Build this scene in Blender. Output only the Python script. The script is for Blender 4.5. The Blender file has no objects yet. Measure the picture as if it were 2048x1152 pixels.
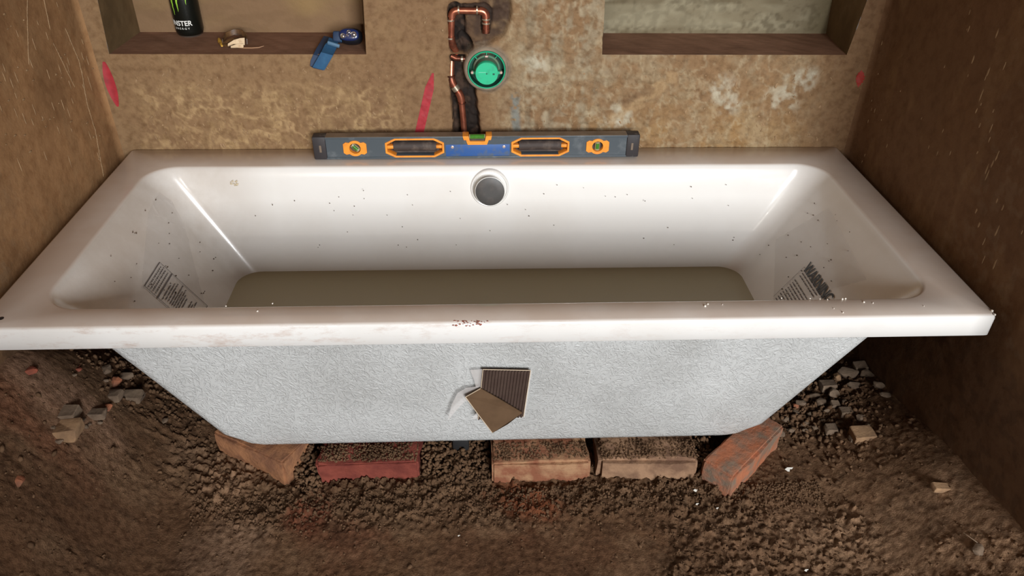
import bpy, bmesh, math, random
import numpy as np
from mathutils import Vector, Matrix
random.seed(7)
rng = np.random.default_rng(11)
S = bpy.context.scene
COL = S.collection

# ------------------------------------------------------------------ camera
F_PX = 1521.467
YAW, PITCH, ROLL = 5.19238778e-02, 6.00236064e-01, 1.73270599e-02
CAM = Vector((-0.0322173817, -1.70608491, 0.757546118))
def cam_axes():
    cy, sy = math.cos(YAW), math.sin(YAW); cp, sp = math.cos(PITCH), math.sin(PITCH)
    cr, sr = math.cos(ROLL), math.sin(ROLL)
    f = Vector((sy*cp, cy*cp, -sp)); r = Vector((cy, -sy, 0)); u = r.cross(f)
    return cr*r + sr*u, -sr*r + cr*u, f
RX, UY, FW = cam_axes()
cam_data = bpy.data.cameras.new('camera'); cam = bpy.data.objects.new('camera', cam_data)
COL.objects.link(cam)
M = Matrix((RX, UY, -FW)).transposed().to_4x4(); M.translation = CAM
cam.matrix_world = M
cam_data.sensor_width = 36; cam_data.lens = F_PX*36/2048; cam_data.clip_start = 0.02
S.camera = cam

# ------------------------------------------------------------------ light
w = bpy.data.worlds.new('world'); S.world = w; w.use_nodes = True
w.node_tree.nodes['Background'].inputs[0].default_value = (0.80, 0.84, 0.90, 1)
w.node_tree.nodes['Background'].inputs[1].default_value = 0.22
def area(name, loc, aim, sx, sy, power, col):
    l = bpy.data.lights.new(name, 'AREA'); l.shape = 'RECTANGLE'; l.size = sx; l.size_y = sy
    l.energy = power; l.color = col
    o = bpy.data.objects.new(name, l); COL.objects.link(o)
    o.location = loc
    o.rotation_euler = (Vector(aim)-Vector(loc)).to_track_quat('-Z', 'Y').to_euler()
    return o
area('doorway_light', (1.22, -5.0, 1.40), (0.2, -0.3, 0), 1.1, 1.6, 290, (0.97, 0.985, 1.0))
area('window_light', (-0.75, -4.0, 0.98), (0.3, -0.2, 0.3), 0.7, 0.14, 36, (1.0, 0.93, 0.84))
vs = S.view_settings
vs.view_transform = 'Standard'; vs.look = 'None'; vs.gamma = 1; vs.use_curve_mapping = False
vs.exposure = 0.0

# ------------------------------------------------------------------ pixel -> plane of the scene
def ray(x, y): return FW + RX*((x-1024)/F_PX) - UY*((y-576)/F_PX)
def on_y(x, y, Y=0.0):
    d = ray(x, y); return CAM + d*((Y-CAM.y)/d.y)
def on_z(x, y, Z=0.0):
    d = ray(x, y); return CAM + d*((Z-CAM.z)/d.z)
def on_x(x, y, X):
    d = ray(x, y); return CAM + d*((X-CAM.x)/d.x)

# ------------------------------------------------------------------ numpy noise
_perm = rng.permutation(4096)
_val = rng.random(4096)
def vnoise(x, y, seed=0):
    xi = np.floor(x).astype(int); yi = np.floor(y).astype(int)
    fx = x-xi; fy = y-yi; fx = fx*fx*(3-2*fx); fy = fy*fy*(3-2*fy)
    def h(a, b): return _val[_perm[(a*131+b*1777+seed*977) % 4096]]
    return (h(xi, yi)*(1-fx)+h(xi+1, yi)*fx)*(1-fy)+(h(xi, yi+1)*(1-fx)+h(xi+1, yi+1)*fx)*fy
def fbm(x, y, f, o=4, seed=0):
    s = 0; a = 1; t = 0
    for i in range(o):
        s = s+a*vnoise(x*f, y*f, seed+i*7); t += a; a *= .5; f *= 2.03
    return s/t
def ss(a, b, x):
    t = np.clip((x-a)/(b-a), 0, 1); return t*t*(3-2*t)
def seg_d(x, z, pts):
    d = np.full(np.shape(x), 1e9)
    for (ax, az), (bx, bz) in zip(pts[:-1], pts[1:]):
        vx, vz = bx-ax, bz-az; L = vx*vx+vz*vz+1e-12
        t = np.clip(((x-ax)*vx+(z-az)*vz)/L, 0, 1)
        d = np.minimum(d, np.hypot(x-ax-t*vx, z-az-t*vz))
    return d

# ------------------------------------------------------------------ materials
def lin(c):
    return tuple(((v/255)/12.92 if v/255 <= .04045 else ((v/255+.055)/1.055)**2.4) for v in c)+(1,)
def node(nt, t, **kw):
    n = nt.nodes.new(t)
    for k, v in kw.items():
        if k in n.inputs: n.inputs[k].default_value = v
        else: setattr(n, k, v)
    return n
def mat(name, col, rough=.5, metal=0, spec=.5, bump=None, vary=None, attr=None, coat=0, alpha=1, trans=0):
    """bump=(scale, strength, distance, stretch xyz), vary=(colour2, scale, lo, hi)"""
    m = bpy.data.materials.new(name); m.use_nodes = True; nt = m.node_tree
    b = nt.nodes['Principled BSDF']
    b.inputs['Roughness'].default_value = rough; b.inputs['Metallic'].default_value = metal
    b.inputs['Specular IOR Level'].default_value = spec
    b.inputs['Coat Weight'].default_value = coat
    b.inputs['Alpha'].default_value = alpha; b.inputs['Transmission Weight'].default_value = trans
    b.inputs['Base Color'].default_value = lin(col)
    tc = node(nt, 'ShaderNodeTexCoord'); L = nt.links
    src = None
    if attr:
        a = node(nt, 'ShaderNodeVertexColor', layer_name=attr); src = a.outputs['Color']
    if vary:
        n = node(nt, 'ShaderNodeTexNoise', Scale=vary[1], Detail=6.0, Roughness=.6)
        L.new(tc.outputs['Object'], n.inputs['Vector'])
        r = node(nt, 'ShaderNodeMapRange'); r.inputs[1].default_value = vary[2]; r.inputs[2].default_value = vary[3]
        L.new(n.outputs['Fac'], r.inputs[0])
        mx = node(nt, 'ShaderNodeMix', data_type='RGBA'); L.new(r.outputs[0], mx.inputs[0])
        if attr:
            mx.blend_type = 'MULTIPLY'; L.new(src, mx.inputs[6]); mx.inputs[7].default_value = lin(vary[0])
        else:
            mx.inputs[6].default_value = lin(col); mx.inputs[7].default_value = lin(vary[0])
        src = mx.outputs[2]
    if src is not None: L.new(src, b.inputs['Base Color'])
    if bump:
        mp = node(nt, 'ShaderNodeMapping'); mp.inputs['Scale'].default_value = bump[3] if len(bump) > 3 else (1, 1, 1)
        L.new(tc.outputs['Object'], mp.inputs[0])
        n = node(nt, 'ShaderNodeTexNoise', Scale=bump[0], Detail=5.0, Roughness=.65)
        L.new(mp.outputs[0], n.inputs['Vector'])
        bp = node(nt, 'ShaderNodeBump', Strength=bump[1], Distance=bump[2])
        L.new(n.outputs['Fac'], bp.inputs['Height']); L.new(bp.outputs[0], b.inputs['Normal'])
    return m
MW = mat('plaster_wall', (150, 120, 88), .85, spec=.25, attr='Col', vary=((205, 195, 185), 60, .45, .75), bump=(90, .5, .004))
MS = mat('plaster_side', (120, 90, 62), .8, spec=.25, attr='Col', vary=((215, 205, 195), 40, .45, .8), bump=(70, .4, .004))
MSH = mat('alcove_render', (140, 104, 82), .85, spec=.2, vary=((118, 86, 66), 14, .35, .7), bump=(60, .4, .003, (.3, 1, 1)))
MSB = mat('alcove_back', (140, 112, 82), .85, spec=.2, attr='Col', bump=(50, .5, .004))
MG = mat('dirt', (105, 78, 56), .95, spec=.15, attr='Col', vary=((170, 160, 150), 90, .4, .7), bump=(300, 1.0, .0035))
MCL = mat('clods', (112, 86, 64), .95, spec=.12, vary=((78, 58, 42), 18, .35, .7), bump=(260, .6, .002))
MSPL = mat('plaster_splash', (152, 124, 92), .7, spec=.3, vary=((128, 102, 74), 40, .4, .7))
MRED = mat('red_paint', (165, 38, 48), .6, vary=((140, 30, 38), 60, .4, .7))
MREDD = mat('red_paint_dark', (150, 40, 30), .6)
MACR = None

# ------------------------------------------------------------------ object helpers
def link(name, me, m, parent=None, smooth=None):
    o = bpy.data.objects.new(name, me); COL.objects.link(o)
    if m is not None:
        for k in (m if isinstance(m, (list, tuple)) else [m]): me.materials.append(k)
    if smooth is not None:
        me.shade_smooth(); me.set_sharp_from_angle(angle=math.radians(smooth))
    if parent: o.parent = parent
    return o
def mesh(name, verts, faces):
    me = bpy.data.meshes.new(name); me.from_pydata([tuple(v) for v in verts], [], faces); me.update(); return me
def bm_mesh(name, bm):
    bmesh.ops.recalc_face_normals(bm, faces=bm.faces)
    me = bpy.data.meshes.new(name); bm.to_mesh(me); bm.free(); return me
def thing(name, label, cat, loc=(0, 0, 0), group=None, rot=(0, 0, 0)):
    o = bpy.data.objects.new(name, None); o.empty_display_size = .02; COL.objects.link(o)
    o.location = loc; o.rotation_euler = rot
    o['label'] = label; o['category'] = cat
    if group: o['group'] = group
    return o
def tag(o, label, cat, group=None, kind=None):
    o['label'] = label; o['category'] = cat
    if group: o['group'] = group
    if kind: o['kind'] = kind
    return o
def box_bm(sx, sy, sz, c=(0, 0, 0), bev=0, bm=None, seg=2):
    bm = bm or bmesh.new()
    r = bmesh.ops.create_cube(bm, size=1, matrix=Matrix.Translation(c) @ Matrix.Diagonal((sx, sy, sz, 1)))
    if bev:
        es = list({e for v in r['verts'] for e in v.link_edges})
        bmesh.ops.bevel(bm, geom=es, offset=bev, segments=seg, affect='EDGES', profile=.5)
    return bm
def tube_mesh(pts, r, n=14, cap=True, rad=None):
    """swept tube through pts with per-point radius"""
    pts = [Vector(p) for p in pts]; bm = bmesh.new(); rings = []
    up = None
    for i, p in enumerate(pts):
        t = (pts[min(i+1, len(pts)-1)]-pts[max(i-1, 0)]).normalized()
        if up is None:
            up = t.orthogonal().normalized()
        up = (up - t*up.dot(t)).normalized(); s = t.cross(up)
        rr = rad[i] if rad else r
        rings.append([bm.verts.new(p+(up*math.cos(a)+s*math.sin(a))*rr) for a in [2*math.pi*k/n for k in range(n)]])
    for a, b in zip(rings[:-1], rings[1:]):
        for k in range(n): bm.faces.new((a[k], a[(k+1) % n], b[(k+1) % n], b[k]))
    if cap: bm.faces.new(rings[0][::-1]); bm.faces.new(rings[-1])
    return bm
def lathe_bm(prof, n=40, axis='z', cap0=False, cap1=False):
    """prof = [(r, h)]"""
    bm = bmesh.new(); rings = []
    for r, h in prof:
        ring = []
        for k in range(n):
            a = 2*math.pi*k/n
            if axis == 'z': p = (r*math.cos(a), r*math.sin(a), h)
            else: p = (r*math.cos(a), -h, r*math.sin(a))
            ring.append(bm.verts.new(p))
        rings.append(ring)
    for a, b in zip(rings[:-1], rings[1:]):
        for k in range(n): bm.faces.new((a[k], a[(k+1) % n], b[(k+1) % n], b[k]))
    if cap0: bm.faces.new(rings[0])
    if cap1: bm.faces.new(rings[-1])
    return bm
def arc_pts(p0, c, p1, r, n=6):
    """polyline p0-c-p1 with the corner c rounded"""
    p0, c, p1 = Vector(p0), Vector(c), Vector(p1)
    a = c+(p0-c).normalized()*r; b = c+(p1-c).normalized()*r
    return [a*(1-t)**2+c*2*t*(1-t)+b*t*t for t in [i/n for i in range(n+1)]]
def flat_shape(splines, thick, bevel=0, name='shape'):
    """2D outline with holes (xy), extruded along z by +-thick/2 -> mesh"""
    cu = bpy.data.curves.new(name, 'CURVE'); cu.dimensions = '2D'; cu.fill_mode = 'BOTH'
    cu.extrude = thick/2-bevel; cu.bevel_depth = bevel; cu.bevel_resolution = 1
    for pts in splines:
        s = cu.splines.new('POLY'); s.points.add(len(pts)-1)
        for q, p in zip(s.points, pts): q.co = (p[0], p[1], 0, 1)
        s.use_cyclic_u = True
    o = bpy.data.objects.new('tmp', cu); COL.objects.link(o)
    me = bpy.data.meshes.new_from_object(o.evaluated_get(bpy.context.evaluated_depsgraph_get()))
    bpy.data.objects.remove(o); bpy.data.curves.remove(cu)
    return me
def text_mesh(body, size, extrude=.0001, align='LEFT', sx=1.0, bold=0.0, shear=0):
    cu = bpy.data.curves.new('txt', 'FONT'); cu.body = body; cu.size = size; cu.extrude = extrude
    cu.align_x = align; cu.offset = bold; cu.shear = shear
    o = bpy.data.objects.new('tmp', cu); COL.objects.link(o)
    me = bpy.data.meshes.new_from_object(o.evaluated_get(bpy.context.evaluated_depsgraph_get()))
    bpy.data.objects.remove(o); bpy.data.curves.remove(cu)
    me.transform(Matrix.Diagonal((sx, 1, 1, 1)))
    return me
def grid_mesh(name, X, Y, Z, mask=None, flip=False):
    nu, nv = X.shape
    co = np.stack([X, Y, Z], -1).reshape(-1, 3)
    i = np.arange((nu-1)*nv).reshape(nu-1, nv)[:, :-1].ravel()
    f = np.stack([i, i+nv, i+nv+1, i+1], -1)
    if flip: f = f[:, ::-1]
    me = bpy.data.meshes.new(name)
    me.vertices.add(len(co)); me.vertices.foreach_set('co', co.ravel())
    me.loops.add(f.size); me.loops.foreach_set('vertex_index', f.ravel().astype(np.int32))
    me.polygons.add(len(f)); me.polygons.foreach_set('loop_start', np.arange(0, f.size, 4, dtype=np.int32))
    me.update(calc_edges=True); me.validate()
    return me
def join_grids(name, grids):
    cos = []; fs = []; base = 0
    for X, Y, Z, flip in grids:
        nu, nv = X.shape; cos.append(np.stack([X, Y, Z], -1).reshape(-1, 3))
        i = np.arange((nu-1)*nv).reshape(nu-1, nv)[:, :-1].ravel()
        f = np.stack([i, i+nv, i+nv+1, i+1], -1)+base
        fs.append(f[:, ::-1] if flip else f); base += nu*nv
    co = np.concatenate(cos); f = np.concatenate(fs)
    me = bpy.data.meshes.new(name)
    me.vertices.add(len(co)); me.vertices.foreach_set('co', co.ravel())
    me.loops.add(f.size); me.loops.foreach_set('vertex_index', f.ravel().astype(np.int32))
    me.polygons.add(len(f)); me.polygons.foreach_set('loop_start', np.arange(0, f.size, 4, dtype=np.int32))
    me.update(calc_edges=True); me.validate()
    return me
def set_col(me, rgb):
    a = me.color_attributes.new('Col', 'FLOAT_COLOR', 'POINT')
    out = np.ones((len(me.vertices), 4)); out[:, :3] = rgb
    a.data.foreach_set('color', out.ravel())
def coords(me):
    a = np.empty(len(me.vertices)*3); me.vertices.foreach_get('co', a); return a.reshape(-1, 3)
def L3(c): return np.array(lin(c)[:3])
def mixc(c, m, new): return c*(1-m[:, None])+L3(new)[None]*m[:, None]

# ================================================================== BACK WALL
def W2(x, y): p = on_y(x, y, 0); return (p.x, p.z)
CH_V = [W2(912, 22), W2(918, 120), W2(922, 262)]
CH_B = [W2(926, 180), W2(937, 285)]
CH_T = [W2(908, 20), W2(972, 22), W2(972, 58)]
PIT = [W2(926, 80), W2(934, 98)]
HOL = [W2(990, 14), W2(985, 45), W2(955, 60)]
VALVE = W2(973, 137)
def wall_h(x, z):
    """depth into the wall (metres, + = into the wall)"""
    n = fbm(x, z, 9, 4, 3)-.5; n2 = fbm(x, z, 45, 3, 9)-.5; n3 = fbm(x, z, 120, 2, 21)-.5
    right = ss(-.05, .1, x)
    edge = ss(.9, 0, np.abs(x))
    h = n*.006*(.6+.8*right)+n2*.0034*(.5+1.4*right)+n3*.0014*(.4+1.8*right)-.0016*ss(.86, .98, 1-np.abs(2*fbm(x, z, 28, 3, 24)-1))*(.3+.7*right)
    wob = (fbm(x, z, 60, 2, 31)-.5)*.006
    def rec(pts, r, depth, e):
        d = seg_d(x, z, pts)+wob
        return depth*ss(r+e, r-e, d)
    rough = (fbm(x, z, 70, 3, 41)-.5)*.012
    k = np.maximum.reduce([rec(CH_V, .0185, .028, .002), rec(CH_B, .029, .026, .004),
                           rec(CH_T, .0135, .020, .003), rec(PIT, .014, .045, .004)])
    k = np.maximum(k, rec(HOL, .036, .013, .004))
    k = k+rough*ss(.002, .02, k)
    dv = np.hypot(x-VALVE[0], z-VALVE[1])
    ring = ss(.056, .050, dv)
    k = k*(1-ring)-.004*ring*ss(.060, .050, dv)+.034*ss(.0425, .0405, dv)
    return h+k
def wall_col(x, z, h):
    n1 = fbm(x, z, 5, 4, 51); n2 = fbm(x, z, 22, 4, 61); n3 = fbm(x, z, 70, 3, 71)
    streak = fbm(x*2.6, z*.6, 22, 3, 81); st2 = fbm(x+z*.8, z-x*.8, 14, 4, 91)
    c = np.repeat(L3((134, 106, 76))[None], len(x), 0)
    c = mixc(c, ss(.4, .68, n1)*.5, (122, 94, 68))
    c = mixc(c, ss(.48, .66, n2)*.25, (146, 120, 86))
    # fine crusty scuff lines and pale trowel marks
    def ridge(f, sd, lo=.90, hi=.985, sxx=1.0): return ss(lo, hi, 1-np.abs(2*fbm(x*sxx, z, f, 4, sd)-1))
    n4 = fbm(x, z, 34, 4, 111); n5 = fbm(x, z, 140, 2, 121)
    m = ss(.175, .12, z)*ss(-.86, -.75, x)*ss(-.15, -.3, x)
    c = mixc(c, m*ridge(16, 131)*.65, (178, 150, 110)); c = mixc(c, m*ridge(30, 141, .88, .98, 1.6)*.45, (174, 146, 106))
    c = mixc(c, m*ss(.5, .72, n4)*.35, (154, 128, 90))
    c = mixc(c, ss(.45, .75, n5)*.25, (110, 86, 62))
    g = ss(.10, .35, x)*ss(.86, .7, x)*ss(.21, .06, z)*ss(.3, .7, n1*.5+st2*.5)
    c = mixc(c, g*.6, (156, 124, 80))
    wz = ss(-.03, .08, x)*ss(.88, .6, x)
    wm = wz*ss(.42, .66, n2*.3+n3*.3+fbm(x, z, 6, 3, 101)*.4)
    c = mixc(c, wm*.42, (156, 144, 118))
    c = mixc(c, wz*ridge(24, 151, .88, .985, 1.4)*.35, (178, 164, 134)); c = mixc(c, wz*ridge(46, 161)*.3, (104, 84, 62))
    wm2 = ss(.03, .09, x)*ss(.32, .2, x)*ss(.44, .66, n3*.6+streak*.4)
    c = mixc(c, wm2*.5, (168, 158, 134))
    c = mixc(c, ss(.03, .09, x)*ss(.3, .18, x)*ss(.5, .68, streak)*.4, (112, 98, 78))
    for (px, py, r) in ((1445, 178, .035), (1460, 215, .03), (1600, 165, .04), (1560, 205, .045), (1235, 235, .04), (1075, 130, .03), (1625, 150, .02)):
        ax, az = W2(px, py); d = np.hypot(x-ax, (z-az)*1.2)
        c = mixc(c, ss(r*1.5, r*.2, d+(n4-.5)*.03)*ss(.42, .66, n3*.7+n2*.3)*.8, (184, 178, 158))
    d = seg_d(x, z, [W2(1225, 240), W2(1345, 155)]); c = mixc(c, ss(.018, .006, d+(n3-.5)*.025)*.6, (166, 140, 104))
    d = seg_d(x, z, [W2(1250, 205), W2(1300, 180)]); c = mixc(c, ss(.012, .004, d+(n3-.5)*.02)*.6, (108, 82, 58))
    # blue grey smear
    d = seg_d(x, z, [W2(1030, 195), W2(1033, 262)]); c = mixc(c, ss(.016, .006, d+(n3-.5)*.02)*.7*ss(.4, .5, n3), (108, 118, 118))
    # warm brown right end
    c = mixc(c, ss(.70, .86, x)*.5, (112, 84, 60))
    # hand marks and pencil scuffs by the pipes
    c = mixc(c, ss(.07, .02, np.abs(x+.06))*ss(.55, .62, n2)*.5, (110, 82, 60))
    # wet mud in the chase
    mud = ss(.006, .016, h)
    c = mixc(c, mud, (66, 50, 40)); c = mixc(c, ss(.016, .026, h)*ss(.35, .55, n3), (36, 28, 24))
    dv = np.hypot(x-VALVE[0], z-VALVE[1])
    c = mixc(c, ss(.062, .050, dv)*ss(.3, .55, n2+.1), (128, 112, 94))
    return c
GAP = .875; RC_ = .024; C45 = .293*RC_
def fil(d): d = np.clip(d, 0, RC_); return RC_-np.sqrt(np.maximum(0, RC_**2-(RC_-d)**2))
ZB, ZT = -.50, .62
NL = dict(xl0=-.839, xr0=-.278, xl1=-.812, xr1=-.263, z=.225)   # bottom / top corners of the left alcove
NR = dict(xl0=.251, xr0=.815, xl1=.240, xr1=.860, z=.2235)
def patch(xa0, xb0, xa1, xb1, z0, z1, step):
    nu = max(2, int((xb0-xa0)/step)); nv = max(2, int((z1-z0)/step))
    u = np.linspace(0, 1, nu)[:, None]; v = np.linspace(0, 1, nv)[None]
    xa = xa0+(xa1-xa0)*v; xb = xb0+(xb1-xb0)*v
    X = xa+(xb-xa)*u; Z = z0+(z1-z0)*v+0*u
    return X, Z
pieces = []
zs = .2245
XE = GAP-C45
xs0 = [-XE, NL['xl0'], NL['xr0'], NR['xl0'], NR['xr0'], XE]; xs1 = [-XE, NL['xl1'], NL['xr1'], NR['xl1'], NR['xr1'], XE]
for i in range(5):
    X, Z = patch(xs0[i], xs0[i+1], xs0[i], xs0[i+1], -.02, zs, .0026 if i in (2,) else .0034); pieces.append((X, Z))
    X, Z = patch(xs0[i], xs0[i+1], xs0[i], xs0[i+1], ZB, -.02, .03); pieces.append((X, Z))
    if i in (0, 2, 4):
        X, Z = patch(xs0[i], xs0[i+1], xs1[i], xs1[i+1], zs, ZT, .0026 if i == 2 else .0034); pieces.append((X, Z))
grids = []
for X, Z in pieces:
    H = wall_h(X.ravel(), Z.ravel()).reshape(X.shape)
    lowfade = ss(-.06, .0, Z)
    # keep the alcove arrises straight
    H = H*(.15+.85*np.clip(np.abs(Z-zs)/.01, 0, 1)) if True else H
    H = H*np.clip((XE-np.abs(X))/.03, 0, 1)
    grids.append((X, H*lowfade-fil(GAP-np.abs(X)), Z, True))
me = join_grids('wall_back', grids)
co = coords(me); set_col(me, wall_col(co[:, 0], co[:, 2], co[:, 1]))
wall_back = link('wall_back', me, MW, smooth=80); wall_back['kind'] = 'structure'
def wy(x, z):
    e = min(1, max(0, (XE-abs(x))/.03)); return float(wall_h(np.array([x]), np.array([z]))[0])*e-float(fil(np.array([GAP-abs(x)]))[0])

# alcoves
def quad_grid(a, b, c_, d, n, m_, amp=.0015, seed=0, nrm=(0, 1, 0)):
    """a-b-c-d corners (a,b bottom, d,c top) bilinear grid with slight plaster unevenness"""
    a, b, c_, d = [np.array(v, float) for v in (a, b, c_, d)]
    u = np.linspace(0, 1, n)[:, None, None]; v = np.linspace(0, 1, m_)[None, :, None]
    P = (a*(1-u)+b*u)*(1-v)+(d*(1-u)+c_*u)*v
    k = (fbm(P[..., 0]+P[..., 1], P[..., 2]+P[..., 1]*.3, 25, 3, seed)-.5)*amp*2
    e = np.clip(np.minimum(np.minimum(u, 1-u), np.minimum(v, 1-v))[..., 0]*12, 0, 1)
    P = P+(k*e)[..., None]*np.array(nrm)
    return P[..., 0], P[..., 1], P[..., 2], False
D = .162
def alcove(N, bxl, bxr, bxl1, bxr1, seed, pale):
    z = zs; fl = (N['xl0'], 0, z); fr = (N['xr0'], 0, z); bl = (bxl, D, z+.002); br = (bxr, D, z+.002)
    fl1 = (N['xl1'], 0, ZT); fr1 = (N['xr1'], 0, ZT); bl1 = (bxl1, D, ZT); br1 = (bxr1, D, ZT)
    me = join_grids('alcove_shelf', [quad_grid(fl, fr, br, bl, 120, 40, .0015, seed, (0, 0, 1))])
    link('alcove_shelf', me, MSH, wall_back, 80)
    me = join_grids('alcove_back', [quad_grid(bl, br, br1, bl1, 160, 110, .003, seed+1)])
    c0 = coords(me); x, zz = c0[:, 0], c0[:, 2]
    n1 = fbm(x*.6, zz, 12, 4, seed+5); n2 = fbm(x*.4, zz, 45, 4, seed+6); n3 = fbm(x, zz, 110, 2, seed+7)
    if pale:
        c = np.repeat(L3((122, 112, 90))[None], len(x), 0)
        c = mixc(c, ss(.40, .68, n1)*.7, (92, 80, 58)); c = mixc(c, ss(.42, .70, n2)*.6, (150, 142, 118))
        c = mixc(c, ss(.44, .70, n3*.6+n2*.4)*.6, (84, 74, 56)); c = mixc(c, ss(.3, .29, zz)*ss(.235, .25, zz)*ss(.4, .5, n1)*.4, (150, 142, 118))
        c = mixc(c, ss(.75, .82, x)*.6, (92, 82, 58))
    else:
        c = np.repeat(L3((126, 100, 74))[None], len(x), 0)
        c = mixc(c, ss(.45, .65, n1)*.5, (132, 108, 74)); c = mixc(c, ss(.5, .65, n2)*.3, (108, 84, 60))
        c = mixc(c, ss(-.5, -.42, x)*ss(-.36, -.44, x)*ss(.25, .29, zz)*.6, (146, 120, 80))
    set_col(me, c); link('alcove_back', me, MSB, wall_back, 80)
    me = join_grids('alcove_side', [quad_grid(fl, bl, bl1, fl1, 40, 90, .002, seed+2, (1, 0, 0))])
    link('alcove_side', me, MREV, wall_back, 80)
    me = join_grids('alcove_side', [quad_grid(fr, br, br1, fr1, 40, 90, .002, seed+3, (1, 0, 0))])
    link('alcove_side', me, MREV, wall_back, 80)
    me = join_grids('alcove_head', [quad_grid(fl1, fr1, br1, bl1, 4, 4, 0, seed+3, (0, 0, 1))])
    link('alcove_head', me, MREV, wall_back)
MREV = mat('alcove_reveal', (112, 90, 62), .9, spec=.15, vary=((92, 74, 50), 12, .35, .7), bump=(60, .3, .002))
alcove(NL, -.829, -.302, -.826, -.292, 200, False)
alcove(NR, .272, .829, .272, .806, 300, True)

# marks of red paint on the wall (flat paint following the plaster)
def paint(name, ctr, widths, m, parent, plane='y', off=.0009, X=None):
    """ribbon along ctr (wall coords) with half widths"""
    vs_, fs = [], []
    n = len(ctr); K = 8
    for i in range(n):
        a = np.array(ctr[max(i-1, 0)]); b = np.array(ctr[min(i+1, n-1)]); t = (b-a)/np.linalg.norm(b-a); s = np.array([-t[1], t[0]])
        for j in range(K+1):
            p = np.array(ctr[i])+s*widths[i]*(2*j/K-1)
            if plane == 'y': vs_.append((p[0], wy(p[0], p[1])-off, p[1]))
            else: vs_.append((X, p[0], p[1]))
    for i in range(n-1):
        for j in range(K):
            a = i*(K+1)+j; fs.append((a, a+1, a+K+2, a+K+1))
    return link(name, mesh(name, vs_, fs), m, parent)
def lerp_px(a, b, n): return [W2(a[0]+(b[0]-a[0])*i/n, a[1]+(b[1]-a[1])*i/n) for i in range(n+1)]
paint('paint_mark', lerp_px((208, 123), (236, 213), 24), [.0008+.0095*math.sin(math.pi*min(1, (i+.6)/25))**.7 for i in range(25)], MRED, wall_back)
paint('paint_mark', lerp_px((866, 146), (838, 268), 24), [.002+.008*min(1, i/6) for i in range(25)], MRED, wall_back)
paint('paint_mark', lerp_px((1722, 140), (1715, 174), 12), [max(.0006, .010*math.sin(math.pi*(i/12)**.8)*(1-.3*(i % 2))) for i in range(13)], MREDD, wall_back)

# splashes and drips of plaster standing on the wall face
def blobs_mesh(items, name, base=1):
    """items: (center, (sx,sy,sz), rotation matrix 3x3 np) -> one mesh of low-poly lumps"""
    bm = bmesh.new(); bmesh.ops.create_icosphere(bm, subdivisions=base, radius=1)
    v0 = np.array([v.co for v in bm.verts]); f0 = np.array([[v.index for v in f.verts] for f in bm.faces]); bm.free()
    N = len(items); nv = len(v0)
    V = np.empty((N, nv, 3))
    for i, (c, s, R) in enumerate(items):
        j = 1+(rng.random((nv, 1))-.5)*.5
        V[i] = (v0*j*np.array(s)) @ R.T + np.array(c)
    F = (f0[None]+(np.arange(N)*nv)[:, None, None]).reshape(-1, 3)
    me = bpy.data.meshes.new(name); V = V.reshape(-1, 3)
    me.vertices.add(len(V)); me.vertices.foreach_set('co', V.ravel())
    me.loops.add(F.size); me.loops.foreach_set('vertex_index', F.ravel().astype(np.int32))
    me.polygons.add(len(F)); me.polygons.foreach_set('loop_start', np.arange(0, F.size, 3, dtype=np.int32))
    me.update(calc_edges=True)
    return me
def rotz(a): c, s = math.cos(a), math.sin(a); return np.array([[c, -s, 0], [s, c, 0], [0, 0, 1]])
def roty(a): c, s = math.cos(a), math.sin(a); return np.array([[c, 0, s], [0, 1, 0], [-s, 0, c]])
def rrand():
    q = rng.normal(size=4); q /= np.linalg.norm(q); a, b, c, d = q
    return np.array([[1-2*(c*c+d*d), 2*(b*c-a*d), 2*(b*d+a*c)], [2*(b*c+a*d), 1-2*(b*b+d*d), 2*(c*d-a*b)], [2*(b*d-a*c), 2*(c*d+a*b), 1-2*(b*b+c*c)]])
it = []
for _ in range(420):                     # thin crusts
    x = rng.uniform(-.80, -.2) if rng.random() < .65 else rng.uniform(.08, .8); z = rng.uniform(.0, .20)
    if abs(x) < .1: continue
    s = rng.uniform(.0006, .0018); it.append(((x, wy(x, z)-.0003, z), (s*rng.uniform(.6, 1.6), .0009, s*rng.uniform(1, 4)), roty(rng.normal()*.5)))
for px, py, s in ((850, 45, .0035), (455, 119, .0022), (853, 36, .002), (885, 61, .003), (878, 60, .002), (1090, 20, .002)):
    x, z = W2(px, py); it.append(((x, wy(x, z)-.001, z), (s*.8, .0015, s), np.eye(3)))
link('plaster_splatter', blobs_mesh(it, 'plaster_splatter', 2), MSPL, wall_back, 60)['kind'] = 'stuff'

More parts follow.
